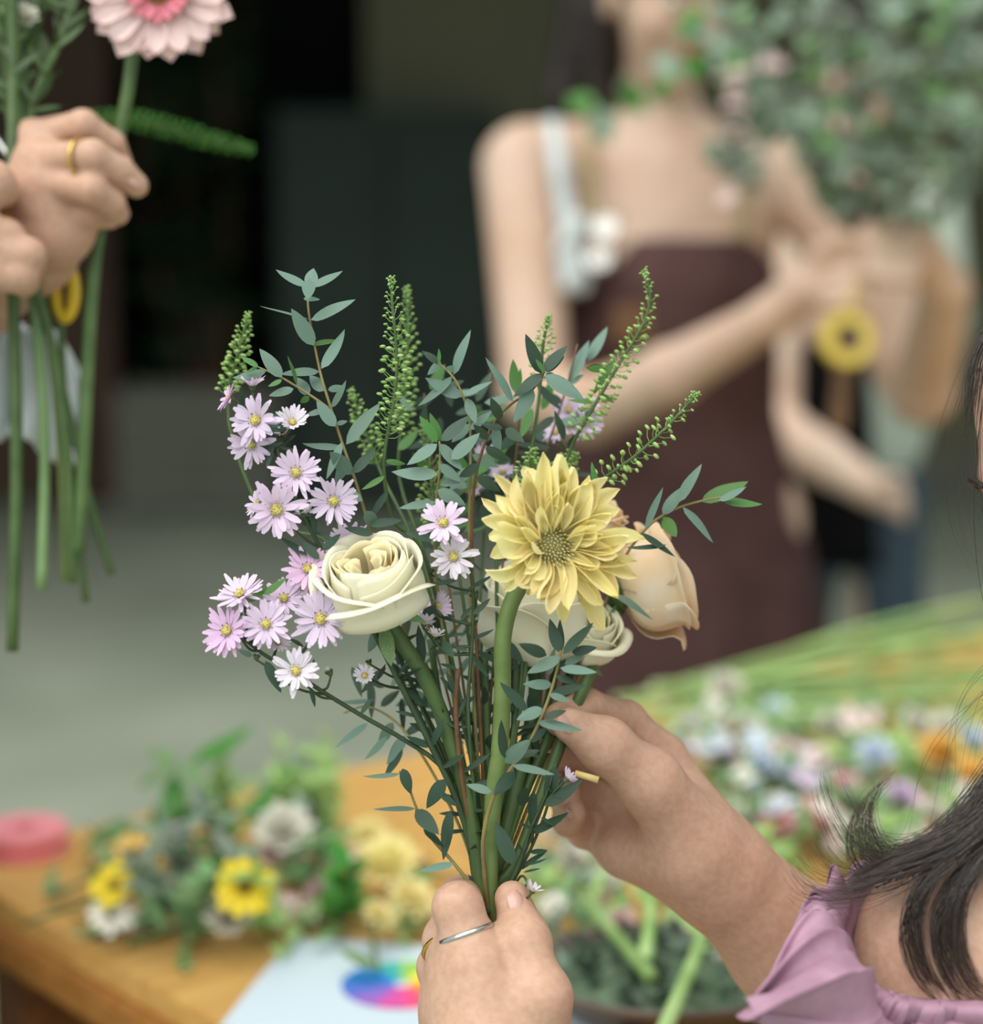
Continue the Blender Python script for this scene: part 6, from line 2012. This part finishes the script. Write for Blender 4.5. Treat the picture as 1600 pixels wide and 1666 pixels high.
# white flowers and pale sprigs beneath the raised hand
for x, y, s, m, lab in ((930, 1400, 64, 'white', 'white daisy beneath the raised hand'), (985, 1440, 60, 'white', 'white bloom below the palm of the raised hand'), (900, 1350, 50, 'white', 'white bloom between stems and palm'), (1095, 1520, 66, 'white', 'white bloom behind the tray rim'),
                        (1180, 1570, 48, 'white', 'small white bloom at the tray beneath the forearm'), (1010, 1500, 50, 'gerb', 'blush bloom in front of the tray'), (900, 1470, 50, 'white', 'white bloom right of the thumb')):
    table_flower('white_bloom', lab, None, x, y, 0.025, s, rs.choice([DAISY[0], POM]), m, 'disc' if 'daisy' in lab else None, (rs.uniform(-0.3, 0.3), -0.6, 0.8), leaves=4)
for k in range(14):
    x, y = rs.uniform(870, 1120), rs.uniform(1390, 1540)
    lm = rs.choice(['pod', 'euc_far', 'leafmid'])
    leafy_sprig({'leafmid': 'mid green', 'pod': 'pale yellow-green', 'euc_far': 'grey-green'}[lm] + ' sprig on the table beneath the raised hand', 'pale sprigs beneath the raised hand', [(x, y + 15, 0.004), (x + rs.uniform(-30, 30), y, 0.02), (x + rs.uniform(-50, 50), y - 20, 0.035)], lm, 16, 0.018, 0.006, 'stempale')
for pts, lab in (([(1060, 1590, 0.05), (1035, 1560, 0.05), (975, 1490, 0.04), (950, 1450, 0.03)], 'thick pale stalk leaning over the left of the tray'), ([(1075, 1690, 0.05), (1105, 1620, 0.055), (1130, 1560, 0.055), (1150, 1500, 0.05)], 'thick pale stalk hanging over the tray rim'), ([(1050, 1560, 0.05), (1058, 1500, 0.05), (1060, 1450, 0.045)], 'pale stalk standing in the tray')):
    root = thing('pale_stalk', G(pts[0][0], pts[0][1], TZ), lab, 'stalk')
    b = MB()
    b.tube(path([G(x, y, TZ + z) for x, y, z in pts], 14), [0.0055, 0.0042], 8)
    b.build('stalk', M['stempale'], root)
    q = [G(x, y, TZ + z) for x, y, z in pts]
    for i in range(3):
        p = q[-1].lerp(q[0], 0.15 * i)
        leaf_at(root, p, p + Vector((rs.uniform(-1, 1), rs.uniform(-1, 1), 0.6)).normalized() * 0.03, 0.008, Vector((0, -0.5, 1)), M['pod'], LEAFNARROW)

# ------------------------------------------------------------------ dark shrubs against the back wall
for k, (x, y, h, lab) in enumerate(((-1.12, 8.5, 2.4, 'tall dark leafy shrub against the back wall behind the grey crate'),)):
    root = thing('dark_shrub', Vector((x, y, 0)), lab, 'shrub')
    for i in range(5):
        tp_ = Vector((x + rs.uniform(-0.3, 0.3), y + rs.uniform(-0.15, 0.1), h * rs.uniform(0.7, 1)))
        pp = path([Vector((x + rs.uniform(-0.05, 0.05), y, 0)), Vector((x, y, 0)).lerp(tp_, 0.5) + Vector((rs.uniform(-0.1, 0.1), 0, 0)), tp_], 20)
        b = MB()
        b.tube(pp, [0.014, 0.006], 6)
        b.build('stem', M['twigbrown'], root)
        for j in range(26):
            p = pp[rs.randint(5, 19)]
            dr = Vector((rs.uniform(-1, 1), rs.uniform(-0.8, 0.2), rs.uniform(-0.4, 0.8))).normalized()
            leaf_at(root, p, p + dr * rs.uniform(0.16, 0.28), rs.uniform(0.06, 0.1), Vector((rs.uniform(-0.4, 0.4), -0.7, 0.7)), M['leafdark'], LEAF)
